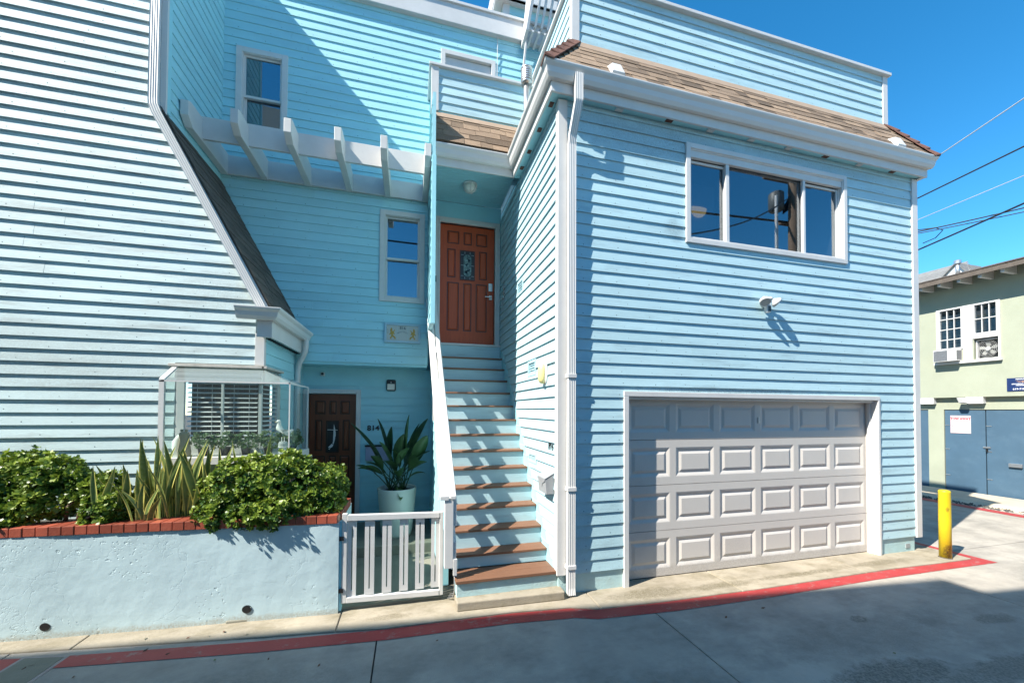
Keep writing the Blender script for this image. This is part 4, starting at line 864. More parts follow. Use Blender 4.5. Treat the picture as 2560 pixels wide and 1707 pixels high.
for i in range(7): inst('brick', BR, (-2.188, .26+bw_*i, .656), pn, (0, 0, math.pi/2))
mj = MB(); mj.fbox(fpn, PL, -.01, -.185, .0, .656, .725); mj.build('mortar_joint', MORTAR, pn)
MB().add([(-8.2,.8,.63),(-2.25,.36,.63),(-2.25,1.07,.63),(-8.2,1.07,.63)], [(0,1,2,3)]).build('soil', EARTH, pn, fix=False, kind='stuff')
for u, z in ((-2.33, -.108), (-.785, -.094)):
    c = fpn.P(u, .004, z); mb = MB(); k = 18; ring = [c + fpn.U*(.041*math.cos(2*math.pi*j/k)) + Vector((0,0,.036*math.sin(2*math.pi*j/k))) for j in range(k)]
    inn = [p - fpn.N*.06 for p in ring]; mb.add(ring+inn, [(j, (j+1) % k, k+(j+1) % k, k+j) for j in range(k)] + [tuple(k+j for j in range(k))])
    mb.build('drain_pipe', BLACK, pn, fix=False)
    dk = MB(); dk.add([c + fpn.N*.004 + fpn.U*(.038*math.cos(2*math.pi*j/k)) + Vector((0,0,.034*math.sin(2*math.pi*j/k))) for j in range(k)], [tuple(range(k))]); dk.build('drain_hole', BLACK, pn, fix=False)

# ============================================================ plants
def rosette_bush(name, label, cat, lumps, n, seed, m, rad=.022, base=(0, 0, 0), stems=(), group=None, gap=.0):
    """shrub of small spoon shaped leaves set in rosettes over several lumps"""
    r_ = random.Random(seed); ro = root(name, base, label, cat, group); mb = MB(); mb.tone = []
    tot = sum(l[3]*l[5] for l in lumps)
    for (cx, cy, cz, rx, ry, rz) in lumps:
        k = int(n*rx*rz/sum(l[3]*l[5] for l in lumps))
        for _ in range(k):
            while True:
                d = Vector((r_.gauss(0, 1), r_.gauss(0, 1), r_.gauss(0, 1))).normalized()
                if d.z > -.75 and d.y < .75: break
            f = r_.uniform(.62, 1.0)**.6; wob = 1+.12*math.sin(d.x*7+cx*9)+.10*math.sin(d.z*9+d.y*5)
            p = Vector((cx+d.x*rx*f*wob, cy+d.y*ry*f*wob, cz+d.z*rz*f*wob))
            ax = (d + Vector((r_.gauss(0,.35), r_.gauss(0,.35), r_.gauss(.35,.3)))).normalized(); t1 = ax.orthogonal().normalized(); t2 = ax.cross(t1)
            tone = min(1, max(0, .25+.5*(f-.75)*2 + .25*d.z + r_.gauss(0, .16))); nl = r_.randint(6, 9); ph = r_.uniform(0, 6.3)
            for j in range(nl):
                a = ph+2*math.pi*j/nl+r_.uniform(-.3, .3); el = r_.uniform(.15, .95); L_ = rad*r_.uniform(.75, 1.35)
                o_ = (t1*math.cos(a)+t2*math.sin(a)); dr_ = (o_*math.cos(el)+ax*math.sin(el)).normalized(); sd = ax.cross(o_).normalized(); nn_ = dr_.cross(sd).normalized()
                q = [p+dr_*L_*.15, p+dr_*L_*.75+sd*L_*.36+nn_*L_*.08, p+dr_*L_*1.25+sd*L_*.2+nn_*L_*.1, p+dr_*L_*1.25-sd*L_*.2+nn_*L_*.1, p+dr_*L_*.75-sd*L_*.36+nn_*L_*.08]
                b = len(mb.v); mb.v += q; mb.f.append((b, b+1, b+2, b+3, b+4)); mb.tone += [tone+r_.uniform(-.12, .12)]*5
    mb.build('foliage', m, ro, fix=False, smooth=False, kind='stuff')
    # bark stems among the leaves
    for s_ in stems: MB().tube(s_, .02, 6, rs=[.018-.01*i/len(s_) for i in range(len(s_))]).build('stem', BARK, ro, smooth=True)
    return ro
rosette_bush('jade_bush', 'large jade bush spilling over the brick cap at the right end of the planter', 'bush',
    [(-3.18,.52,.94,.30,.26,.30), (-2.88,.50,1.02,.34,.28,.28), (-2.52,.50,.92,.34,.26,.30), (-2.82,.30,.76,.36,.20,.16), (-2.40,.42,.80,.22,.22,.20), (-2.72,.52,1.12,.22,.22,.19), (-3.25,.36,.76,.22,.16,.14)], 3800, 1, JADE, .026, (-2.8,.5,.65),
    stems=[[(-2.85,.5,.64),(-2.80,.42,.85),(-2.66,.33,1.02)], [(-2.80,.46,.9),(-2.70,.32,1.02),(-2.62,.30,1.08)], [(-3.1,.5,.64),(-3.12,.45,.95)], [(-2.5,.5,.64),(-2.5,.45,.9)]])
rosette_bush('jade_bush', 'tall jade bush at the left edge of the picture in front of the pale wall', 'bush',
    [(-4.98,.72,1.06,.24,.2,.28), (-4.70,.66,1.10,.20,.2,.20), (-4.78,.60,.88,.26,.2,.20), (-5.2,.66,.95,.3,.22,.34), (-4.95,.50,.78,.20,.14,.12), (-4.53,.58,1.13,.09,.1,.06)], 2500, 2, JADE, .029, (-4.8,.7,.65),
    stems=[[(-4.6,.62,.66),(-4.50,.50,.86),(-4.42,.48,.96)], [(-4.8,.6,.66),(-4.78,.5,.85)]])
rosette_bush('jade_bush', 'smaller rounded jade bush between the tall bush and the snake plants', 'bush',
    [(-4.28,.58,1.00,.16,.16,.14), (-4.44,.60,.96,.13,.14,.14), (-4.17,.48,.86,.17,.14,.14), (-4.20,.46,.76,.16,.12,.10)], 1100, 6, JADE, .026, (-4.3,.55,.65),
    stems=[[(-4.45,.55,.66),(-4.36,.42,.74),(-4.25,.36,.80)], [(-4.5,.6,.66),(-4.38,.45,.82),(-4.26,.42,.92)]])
def blade(x, y, z, h, w, lean, az, tw, seed):
    r_ = random.Random(seed); mb = MB(); mb.uv = []; mb.tone = []; n = 10
    side = Vector((math.cos(az), math.sin(az), 0)); bend = Vector((math.cos(lean[1]), math.sin(lean[1]), 0))*lean[0]; ph = r_.uniform(0, 6)
    for i in range(n+1):
        t = i/n; c = Vector((x, y, z)) + Vector((0, 0, h*t)) + bend*(t*t) + Vector((math.sin(t*7+ph)*.006, 0, 0)); ww = w*(.55+.75*t if t < .55 else max(.02, (.96)*(1-((t-.55)/.45)**1.8)))
        s_ = Vector((math.cos(az+tw*t), math.sin(az+tw*t), 0)); nr_ = s_.cross(Vector((0,0,1)))
        for k, u in enumerate((-1, -.45, 0, .45, 1)):
            mb.v.append(c + s_*(ww*.5*u) + nr_*(ww*.16*(u*u))); mb.uv.append(((u+1)/2, t*h)); mb.tone.append(.5)
    for i in range(n):
        for k in range(4): a = i*5+k; mb.f.append((a, a+1, a+6, a+5))
    return mb
clumps = [('snake plant cluster under the garden window, the tallest blades in the planter', (-3.74,.56), 30, .84, .22, 21),
          ('snake plant cluster just left of the tallest one, with shorter pale blades', (-4.02,.52), 26, .60, .20, 22),
          ('snake plant with two bright blades rising behind the right jade bush', (-3.12,.70), 11, .90, .16, 23),
          ('thin snake plant between the tall cluster and the right jade bush', (-3.44,.62), 16, .76, .14, 24),
          ('lone snake plant with a yellow tip behind the small jade bush', (-4.30,.72), 3, .54, .05, 25)]
for lab, (cx, cy), n, h, sp, sd in clumps:
    r_ = random.Random(sd); ro = root('snake_plant', (cx, cy, .64), lab, 'plant', 'snake plants in the brick planter')
    for i in range(n):
        x = cx + (i/(max(1,n-1))-.5)*2*sp + r_.gauss(0, .012); y = cy + r_.uniform(-.16, .12); hh_ = h*r_.uniform(.5, 1.03)
        o = blade(x, y, .63, hh_, r_.uniform(.045, .080), (r_.uniform(.0, .22), r_.uniform(0, 6.28)), r_.uniform(-.7, .7), r_.uniform(-.6, .6), sd*50+i).build('leaf', SNAKE, ro, fix=False, smooth=True)
# potted bird of paradise
pt = root('plant_pot', (-1.71, 2.0, -.055), 'large pale grey green glazed pot standing behind the gate', 'pot')
pb = MB().lathe([(.20,-.055),(.215,.0),(.245,.3),(.268,.56),(.275,.615),(.272,.63),(.25,.628),(.242,.60),(.235,.56),(.01,.55)], (-1.71, 2.0, 0), k=36).build('pot_body', POT, pt, smooth=True)
bp_ = root('bird_of_paradise', (-1.71, 2.0, .55), 'dark green bird of paradise plant growing in the large pale pot', 'plant')
MB().lathe([(.235,.55),(.236,.575),(.1,.6),(.01,.6)], (-1.71, 2.0, 0), k=24).build('soil', EARTH, bp_, kind='stuff')
def bleaf(base, tip, wid, droop, seed, stem_f=.55):
    r_ = random.Random(seed); b = Vector(base); t_ = Vector(tip); d = t_-b; mid = b + d*stem_f + Vector((0, 0, droop*.5))
    path = []; 
    for i in range(9):
        s_ = i/8; path.append((1-s_)**2*b + 2*s_*(1-s_)*mid + s_*s_*t_)
    MB().tube(path[:5], .008, 5, rs=[.011,.009,.008,.007,.006]).build('stem', BOP, bp_, smooth=True)
    wid *= 1.45; mb = MB(); mb.tone = []; n = 10; dd_ = (t_-path[4]); sd = dd_.cross(Vector((0,0,1))); 
    sd = sd.normalized() if sd.length > .01 else Vector((1,0,0)); sd = (Matrix.Rotation(r_.uniform(-.9, .9), 3, dd_.normalized()) @ sd).normalized(); nr = sd.cross(dd_.normalized()).normalized()
    for i in range(n+1):
        s_ = .44+.56*i/n; c = (1-s_)**2*b + 2*s_*(1-s_)*mid + s_*s_*t_; f = i/n; ww = wid*max(.03, (math.sin(math.pi*min(1, f*.93+.05)))**.75)
        for u in (-1, -.5, 0, .5, 1): mb.v.append(c + sd*(ww*.5*u) + nr*(ww*.22*abs(u))); mb.tone.append(.5+.2*u)
    for i in range(n):
        for k in range(4): a = i*5+k; mb.f.append((a, a+1, a+6, a+5))
    mb.build('leaf', BOP, bp_, fix=False, smooth=True)
c = Vector((-1.71, 2.0, .58))
tips = [((-2.33,1.85,1.56),.10),((-2.12,1.95,1.30),.10),((-2.0,2.1,1.62),.11),((-1.95,1.8,1.30),.12),((-1.80,2.1,1.50),.10),((-1.55,2.0,1.68),.12),((-1.40,2.1,1.55),.12),((-1.28,2.0,1.62),.14),((-1.30,1.8,1.38),.14),((-1.62,1.9,1.40),.12),
        ((-2.12,1.8,1.02),.09),((-2.22,1.75,.95),.09),((-2.05,1.7,1.12),.10),((-1.88,1.65,1.05),.10),((-1.30,1.7,1.02),.08),((-1.32,1.85,.84),.08),((-1.45,1.65,1.10),.10),((-1.55,1.7,1.22),.10),((-1.70,1.62,.92),.10),((-1.66,1.7,.50),.09),((-2.25,1.8,.98),.08),((-1.78,1.75,1.2),.10),((-1.36,1.95,1.25),.12),((-1.48,2.1,1.35),.10),((-1.9,2.1,1.15),.10),((-1.25,1.9,1.15),.09)]
for i, (t_, w_) in enumerate(tips):
    a = i*2.4; b = c + Vector((.11*math.cos(a), .11*math.sin(a), 0)); bleaf(b, t_, w_, .35 if t_[2] < 1.25 else .1, 300+i, .5)
# herbs on the window shelf
for i, (x, y, s_) in enumerate(((-3.66,.93,1.), (-3.46,.94,1.), (-3.27,.95,.95), (-3.07,1.0,.95), (-2.93,1.22,1.), (-2.93,1.40,.9))):
    lab = ['small herb pot at the left of the window shelf beside the frog', 'second herb pot from the left on the window shelf', 'third herb pot from the left on the window shelf', 'herb pot just left of the white seagull', 'herb pot behind the white seagull', 'rearmost herb pot along the side glass'][i]
    ro = rosette_bush('herb', lab, 'potted plant', [(x, y, 1.42, .115*s_, .07, .075), (x+.03, y-.02, 1.37, .09, .06, .06)], 170, 60+i, HERB, .015, (x, y, 1.25), group='herbs on the window shelf')
    MB().lathe([(.035,1.25),(.05,1.335),(.052,1.34),(.01,1.33)], (x, y, 0), k=12).build('pot', BLACK, ro, smooth=True)
# seagull on its piling
gl = root('seagull_figure', (-2.91, .90, 1.25), 'white seagull figure standing on a small piling inside the garden window', 'figurine')
SG = mat('seagull_white', (.74,.75,.70), .5, .04, 8); SGG = mat('seagull_grey', (.42,.46,.44), .5, .05)
cx, cy = -2.905, .90
def loft(rings, k=16):
    mb = MB()
    for (x, y, z, rx_, ry_, tilt) in rings:
        for j in range(k):
            a = 2*math.pi*j/k; lx, ly = rx_*math.cos(a), ry_*math.sin(a)
            mb.v.append(Vector((x + lx*math.cos(tilt), y+ly, z + lx*math.sin(tilt))))
    for i in range(len(rings)-1):
        for j in range(k): mb.f.append((i*k+j, i*k+(j+1) % k, (i+1)*k+(j+1) % k, (i+1)*k+j))
    mb.f.append(tuple(range(k-1, -1, -1))); mb.f.append(tuple((len(rings)-1)*k+j for j in range(k))); return mb
loft([(cx-.062,cy,1.602,.004,.006,1.3),(cx-.055,cy,1.612,.017,.018,1.3),(cx-.038,cy,1.615,.022,.021,.9),(cx-.030,cy,1.600,.020,.018,.3),(cx-.033,cy,1.575,.021,.019,.1),(cx-.028,cy,1.545,.034,.03,-.1),(cx-.015,cy,1.51,.048,.038,-.3),(cx+.010,cy,1.485,.052,.042,-.6),(cx+.040,cy,1.487,.040,.034,-1.1),(cx+.075,cy,1.502,.024,.022,-1.3),(cx+.108,cy,1.522,.006,.012,-1.3)]).build('body', SG, gl, smooth=True)
MB().extr([(cx-.060,cy-.004,1.612),(cx-.060,cy-.004,1.604),(cx-.082,cy-.004,1.600)], (0,.008,0)).build('beak', AMBER, gl)
MB().extr([(cx-.005,cy-.044,1.53),(cx+.03,cy-.045,1.525),(cx+.105,cy-.028,1.528),(cx+.04,cy-.043,1.495),(cx+.005,cy-.046,1.50)], (0,.008,0)).build('wing', SGG, gl)
for dx in (-.004, .022): MB().tube([(cx+dx,cy,1.44),(cx+dx,cy,1.395)], .0045, 6).build('leg', SG, gl)
pgl = MB().lathe([(.042,1.25),(.040,1.34),(.046,1.342),(.046,1.375),(.040,1.378),(.038,1.392)], (cx+.01, cy, 0), k=14).build('piling', mat('whitewashed_wood', (.42,.45,.43), .8, .25, 20), gl)
MB().tube([(cx+.01+.045*math.cos(a*.4488), cy+.045*math.sin(a*.4488), 1.335) for a in range(15)], .005, 5).build('rope', SG, pgl)
# frog and shell
fg_ = root('frog_figure', (-3.82, .92, 1.25), 'beige frog figurine at the left end of the window shelf', 'figurine')
SAND = mat('sandstone', (.42,.34,.22), .8, .1, 12)
fx, fy = -3.815, .90
loft([(fx,fy,1.25,.055,.045,0),(fx,fy,1.30,.058,.05,0),(fx,fy,1.37,.048,.042,0),(fx,fy,1.43,.040,.036,0),(fx-.002,fy-.005,1.47,.046,.042,0),(fx-.002,fy-.008,1.495,.042,.038,0),(fx-.002,fy-.008,1.51,.020,.018,0)]).build('body', SAND, fg_, smooth=True)
for dx in (-.02, .02): MB().lathe([(.004,-.014),(.013,-.008),(.015,0),(.011,.010),(.004,.014)], (fx+dx, fy-.015, 1.522), k=10).build('eye', SAND, fg_, smooth=True)
sh = root('shell_ornament', (-3.90, .95, 1.25), 'white carved shell ornament beside the frog inside the garden window', 'ornament')
loft([(-3.905,.95,1.25,.03,.03,0),(-3.905,.95,1.34,.045,.035,.2),(-3.90,.95,1.42,.05,.035,.3),(-3.885,.95,1.47,.03,.025,.5),(-3.87,.95,1.49,.008,.01,.5)]).build('shell_body', SG, sh, smooth=True)

# ============================================================ wall fixtures
lt = root('wall_light', (-.05, .41, 2.18), 'oval bulkhead light with cream glass on the wall beside the stairs', 'light')
z0 = 2.18; fW = faceL(0)
def oval(cxu, cz, rx_, rz_, n0, n1, Fr, name, m, par, k=24, taper=.8, mid=None):
    mb = MB(); rings = [(1, n0), (1, n0+(n1-n0)*.45), (taper, n1-(n1-n0)*.12), (taper*.6, n1)]
    for s_, n in rings:
        for j in range(k):
            a = 2*math.pi*j/k; c_, s2 = math.cos(a), math.sin(a); e_ = .75
            mb.v.append(Fr.P(cxu + rx_*s_*math.copysign(abs(c_)**e_, c_), n, cz + rz_*s_*math.copysign(abs(s2)**e_, s2)))
    for i in range(3):
        for j in range(k): mb.f.append((i*k+j, i*k+(j+1) % k, (i+1)*k+(j+1) % k, (i+1)*k+j))
    mb.f.append(tuple(3*k+j for j in range(k))); mb.f.append(tuple(k-1-j for j in range(k))); return mb.build(name, m, par, smooth=True)
oval(-.38, z0, .075, .135, .01, .045, fW, 'light_base', WHITE2, lt); oval(-.38, z0, .058, .118, .035, .10, fW, 'lamp_glass', AMBER, lt)
MB().fbox(fW, -.386, -.374, .04, .105, z0-.12, z0+.12).build('cage_bar', WHITE2, lt) if 0 else None
nb = root('house_number', (0, .18, 1.34), 'dark numerals 816 on the sunlit wall above the grey mailbox', 'house number'); text('816', .12, fW, -.19, .016, 1.345, BLACK, 'numeral', nb, .006, sx=.9, bold=.0)
mbx = root('mailbox', (-.05, .2, .98), 'grey metal mailbox with a scalloped flap on the wall by the stairs', 'mailbox')
MBX = mat('grey_mailbox_paint', (.30,.31,.32), .45, .04, 5)
u0, u1 = -.335, -.085
MB().extr([fW.P(u0,.015,.84), fW.P(u0,.105,.84), fW.P(u0,.12,1.00), fW.P(u0,.015,1.06)], fW.U*(u1-u0)).build('box', MBX, mbx, bev=.004)
MB().extr([fW.P(u0-.004,.015,1.065), fW.P(u1+.004,.015,1.065), fW.P(u1+.004,.125,1.005), fW.P(u0-.004,.125,1.005)], (0,0,.006)).build('lid', MBX, mbx, bev=.002)
fl_ = MB().extr([fW.P(u0,.1225,1.004), fW.P(u1,.1225,1.004), fW.P(u1,.122,.985), fW.P((u0+u1)/2+.03,.1155,.945), fW.P((u0+u1)/2,.111,.905), fW.P((u0+u1)/2-.03,.1155,.945), fW.P(u0,.122,.985)], fW.N*.005).build('flap', MBX, mbx)
MB().lathe([(.012,0),(.010,.012)], fW.P((u0+u1)/2,.114,.915), axis='x', k=10).build('catch', CHROME, mbx)
clt = root('ceiling_light', (-.64, 2.2, 5.3), 'white caged half round light on the beadboard ceiling of the entry', 'light')
lx, ly, lz = -.655, 2.18, 5.348
MB().lathe([(.115,0),(.118,-.02),(.11,-.028)], (lx,ly,lz), k=24).build('light_base', WHITE2, clt, smooth=True)
MB().lathe([(.102,-.026),(.095,-.07),(.07,-.11),(.035,-.13),(.008,-.135)], (lx,ly,lz), k=24).build('lamp_glass', LAMPG, clt, smooth=True)
for a in range(4):
    an = a*math.pi/4; pts = []
    for i in range(9):
        t = math.pi*i/8; r = .112*math.cos(t); pts.append((lx+r*math.cos(an), ly+r*math.sin(an), lz-.024-.118*math.sin(t)))
    MB().tube(pts, .004, 5).build('cage_bar', WHITE2, clt)
# floodlight camera
fc_ = root('floodlight_camera', (2.74, -.05, 3.1), 'white floodlight camera with two round heads on the blue clapboard above the garage', 'floodlight')
fx, fz = 2.745, 3.115
MB().lathe([(.055,.0),(.055,-.03),(.04,-.045),(.01,-.05)], (fx, -.012, fz), axis='y', k=20).build('mount', WHITE2, fc_, smooth=True)
def cone(cpos, d, r0, r1, L_, name, m):
    d = Vector(d).normalized(); c_ = Vector(cpos); return MB().tube([c_, c_+d*L_*.3, c_+d*L_*.55, c_+d*L_], r0, 20, rs=[r0*.45, r0*.9, r1*.97, r1]).build(name, m, fc_, smooth=True)
cone((fx-.065,-.085,fz+.035), (-.35,-.55,-.75), .04, .062, .075, 'lamp_head', WHITE2); cone((fx+.075,-.085,fz+.035), (.65,-.35,-.68), .04, .062, .075, 'lamp_head', WHITE2)
dl = Vector((-.35,-.55,-.75)).normalized(); c_ = Vector((fx-.065,-.085,fz+.035))+dl*.0755; MB().tube([c_, c_+dl*.002], .056, 20).build('lamp_lens', mat('lamp_lens', (.42,.42,.40), .4), fc_)
for s_ in (-1, 1): MB().tube([(fx+.015*s_,-.05,fz+.02), (fx+.05*s_,-.07,fz+.06), (fx+.07*s_,-.085,fz+.045)], .014, 8).build('arm', WHITE2, fc_, smooth=True)
MB().box(fx-.03, fx+.032, -.10, -.045, fz-.135, fz-.02).build('camera_body', WHITE2, fc_, bev=.012); MB().box(fx-.018, fx+.024, -.104, -.0995, fz-.12, fz-.055).build('camera_face', BLACK, fc_)
# small camera and black lamp in the porch
fp2 = front(2.79)
sc_ = root('security_camera', (-2.876, 2.75, 2.31), 'small white cube security camera above the brown door', 'camera')
MB().fbox(fp2, -2.905, -2.847, .012, .06, 2.275, 2.335).build('camera_body', WHITE2, sc_, bev=.008); MB().lathe([(.021,0),(.020,-.006)], fp2.P(-2.876,.06,2.308), axis='y', k=16).build('lens', BLACK, sc_)
pl2 = root('wall_light', (-1.845, 2.75, 2.15), 'black framed square wall light right of the brown door', 'light')
MB().fbox(fp2, -1.92, -1.77, .012, .055, 2.06, 2.245).build('lamp_frame', BLACK, pl2, bev=.022); MB().fbox(fp2, -1.903, -1.787, .05, .066, 2.075, 2.175).build('lamp_glass', LAMPG, pl2, bev=.01)
MB().lathe([(.010,0),(.009,-.006)], fp2.P(-1.845,.055,2.20), axis='y', k=10).build('sensor', WHITE2, pl2)
n2 = root('house_number', (-2.12, 2.77, 1.45), 'dark numerals 814 on the aqua wall right of the brown door', 'house number'); text('814', .115, fp2, -2.115, .016, 1.45, BLACK, 'numeral', n2, .006, sx=1.1, bold=.003)
m2 = root('mailbox', (-2.03, 2.75, 1.05), 'pale violet wall mailbox with a black rim behind the potted plant', 'mailbox')
MB().fbox(fp2, -2.225, -1.84, .012, .08, .93, 1.16).build('box', mat('lilac_panel', (.34,.36,.50), .4), m2, bev=.008); MB().fbox(fp2, -2.235, -1.83, .012, .092, 1.155, 1.18).build('lid', BLACK, m2, bev=.004)
# doorbell
db = root('doorbell', (-1.20, 2.74, 3.98), 'small black doorbell on the frame left of the red door', 'doorbell'); MB().fbox(fd_, -1.155, -1.13, .03, .05, 3.93, 4.03).build('button_plate', BLACK, db, bev=.003)
# tiled plaque
pq = root('address_plaque', (-1.66, 2.33, 2.93), 'framed tile plaque reading 816 Monterey with two golden lions below the lower window', 'plaque')
f2 = front(2.335)
MB().ring(f2, -1.932, -1.395, 2.786, 3.084, .03, .0, .026).build('frame', mat('plaque_blue', (.34,.52,.62), .5), pq, bev=.003)
TILE = mat('cream_tile', (.46,.48,.44), .25, .03); GOLD = mat('ochre_glaze', (.42,.27,.04), .4, .15, 30); INK = mat('grey_ink', (.10,.13,.14), .6)
for k in range(3): MB().fbox(f2, -1.901+k*.159, -1.745+k*.159, .002, .012, 2.817, 3.053).build('tile', TILE, pq, bev=.001)
text('816', .062, f2, -1.663, .0125, 3.015, INK, 'numerals', pq, .001, bold=.002)
for i, ch in enumerate('MONTEREY'):
    t = (i-3.5)/3.5; text(ch, .032, f2, -1.663+t*.070, .0125, 2.958-.024*t*t, INK, 'letter', pq, .001)
LION = [(.18,.62),(.26,.78),(.38,.80),(.44,.70),(.40,.62),(.52,.56),(.66,.70),(.72,.66),(.60,.50),(.70,.42),(.66,.36),(.54,.40),(.50,.32),(.70,.26),(.82,.14),(.78,.06),(.66,.08),(.62,.16),(.46,.22),(.36,.18),(.34,.08),(.22,.08),(.14,.18),(.26,.20),(.32,.32),(.24,.40),(.14,.30),(.10,.38),(.24,.50)]
for sx_, u_ in ((1, -1.905), (-1, -1.421)):
    pts = [f2.P(u_+sx_*(.03+x*.135), .0122, 2.825+y*.235) for x, y in LION]
    MB().extr(pts, f2.N*.001).build('lion', GOLD, pq)
    MB().ring(f2, u_+sx_*.012-(.016 if sx_ > 0 else 0), u_+sx_*.012+(0 if sx_ > 0 else .016), 2.93, 2.99, .003, .012, .013).build('scroll', INK, pq) if sx_ < 0 else MB().ring(f2, u_+.010, u_+.028, 2.93, 2.99, .003, .012, .013).build('scroll', INK, pq)
# metal flower ornament near the red door
orn = root('wall_ornament', (0, 2.43, 3.75), 'small silver flower ornament on the wall right of the red door', 'ornament')
for dy_, dz_ in ((0, .06), (.02, -.02), (-.02, -.10)):
    mb = MB(); 
    for j in range(6): a = j*math.pi/3; mb.tube([fW.P(-2.43+dy_, .03, 3.76+dz_), fW.P(-2.43+dy_+.035*math.cos(a), .035, 3.76+dz_+.035*math.sin(a))], .008, 5)
    mb.build('flower', CHROME, orn, kind='stuff')
# flue pipe behind the garage gutter
vp = root('flue_pipe', (.02, 1.2, 5.8), 'galvanised flue with a louvred cap poking up behind the garage gutter', 'flue')
MB().tube([(.0, 1.25, 5.7), (.0, 1.25, 6.36)], .042, 16).build('pipe', STEEL, vp, smooth=True)
cp_ = MB().tube([(.0, 1.25, 6.34), (.0, 1.25, 6.37), (.0, 1.25, 6.375)], .075, 18).build('collar', STEEL, vp, smooth=True)
for k in range(5): MB().lathe([(.066,0),(.080,.004),(.080,.020),(.066,.024)], (0, 1.25, 6.385+k*.031), k=18).build('louvre', STEEL, vp)
MB().lathe([(.078,6.54),(.085,6.56),(.04,6.59),(.005,6.595)], (0, 1.25, 0), k=18).build('cap', STEEL, vp, smooth=True)
# slatted white awning above the deck door side
aw_ = root('slatted_awning', (.5, 2.0, 8.0), 'white slatted awning frame against the sky above the garage gutter corner', 'awning')
MB().extr([(.21,2.20,7.38),(.21,2.16,7.38),(.225,1.80,8.52),(.225,2.1,8.80),(.225,2.25,8.8),(.225,2.24,8.05)], (.05,0,0)).build('bracket_board', WHITE, aw_, bev=.003) if 0 else None
MB().hexa([(.205,2.16,7.38),(.235,2.16,7.38),(.235,2.21,7.38),(.205,2.21,7.38),(.265,2.05,8.25),(.295,2.05,8.25),(.295,2.10,8.25),(.265,2.10,8.25)]).build('strut', WHITE, aw_, bev=.003)
MB().hexa([(.20,1.96,7.88),(.25,1.96,7.88),(.25,2.26,7.84),(.20,2.26,7.84),(.30,1.80,8.62),(.35,1.80,8.62),(.35,2.26,8.80),(.30,2.26,8.80)]).build('bracket_board', WHITE, aw_, bev=.003)
for k in range(5): x = .34+k*.105; MB().hexa([(x,1.95,7.95),(x+.035,1.95,7.95),(x+.035,2.0,7.95),(x,2.0,7.95),(x+.06,1.82,8.42),(x+.095,1.82,8.42),(x+.095,1.87,8.42),(x+.06,1.87,8.42)]).build('slat', WHITE, aw_)
for k in range(6): x = .30+k*.105; MB().box(x, x+.035, 1.96, 2.26, 7.87, 7.90).build('slat', WHITE, aw_)
for k in range(6): x = .36+k*.105; MB().hexa([(x,1.80,8.44),(x+.035,1.80,8.44),(x+.035,1.84,8.44),(x,1.84,8.44),(x+.02,1.86,8.72),(x+.055,1.86,8.72),(x+.055,1.90,8.72),(x+.02,1.90,8.72)]).build('slat', WHITE, aw_)
MB().box(.25, .95, 2.0, 2.03, 7.93, 7.98).build('rail', WHITE, aw_); MB().box(.30, 1.0, 1.86, 1.89, 8.40, 8.46).build('rail', WHITE, aw_)
# roof penthouse
ph_ = root('roof_house', (1.2, 3.4, 8.34), 'small rooftop structure with white fascia on the flat roof', 'roof structure')
fh = front(2.75); s3 = slab(ph_, 'wall', fh, .02, 2.4, 8.34, 9.15, [], SID_R); siding(s3, fh, SID_R, 8.40, 9.15, .12, 2.4, nails=False)
MB().box(0, .12, 2.72, 2.80, 8.34, 9.12).build('corner_board', WHITE, ph_, bev=.003); MB().box(-.16, 2.6, 2.60, 2.66, 9.05, 9.50).build('fascia', WHITE, ph_, bev=.004); MB().box(-.16, -.12, 2.66, 5, 9.0, 9.5).build('fascia', WHITE, ph_); MB().box(-.16, 2.6, 2.61, 5, 9.05, 9.10).build('soffit', WHITE, ph_); MB().box(0, .05, 2.8, 5, 8.34, 9.1).build('wall', SID_R, ph_)

# ============================================================ bollard
bo = root('bollard', (5.50, -.29, G), 'yellow steel bollard at the corner of the pavement right of the garage', 'bollard')
MB().lathe([(.062,-.215),(.062,.3),(.060,.67),(.062,.685),(.05,.70),(.02,.705),(.004,.705)], (5.50, -.29, 0), k=24).build('post', YEL, bo, smooth=True)
MB().lathe([(.072,-.215),(.070,-.205),(.06,-.198)], (5.50, -.29, 0), k=20).build('base_collar', EARTH, bo)

# ============================================================ green building
gb = root('building', (11.6, 3, G), 'pale green stucco building with blue garage doors across the side street', 'building')
fG = faceL(11.5)      # u = -Y
slab(gb, 'wall', faceL(11.5), -14, 3, 2.14, 5.1, [(-2.82, -2.39, 3.34, 4.345), (-2.20, -1.795, 3.04, 4.345)], GREENW, th=.2); MB().box(12.4, 17, -3, 14, 2.14, 5.3).build('wall', GREENW, gb); MB().box(11.7, 12.4, -3, 14, 2.14, 2.2).build('floor_slab', GREENW, gb)
MB().box(11.95, 17, -3, 14, -.2, 2.14).build('wall', GREENW, gb)
MB().box(11.62, 11.95, -3, 14, 1.84, 2.138).build('door_header', GREENW, gb)
fGd = faceL(11.62)
MB().fbox(fGd, -3.12, -2.815, -.3, .0, -.2, 1.84).build('pier', GREENW, gb)
MB().fbox(fGd, -14, -7.5, -.3, .0, -.2, 1.84).build('pier', GREENW, gb)
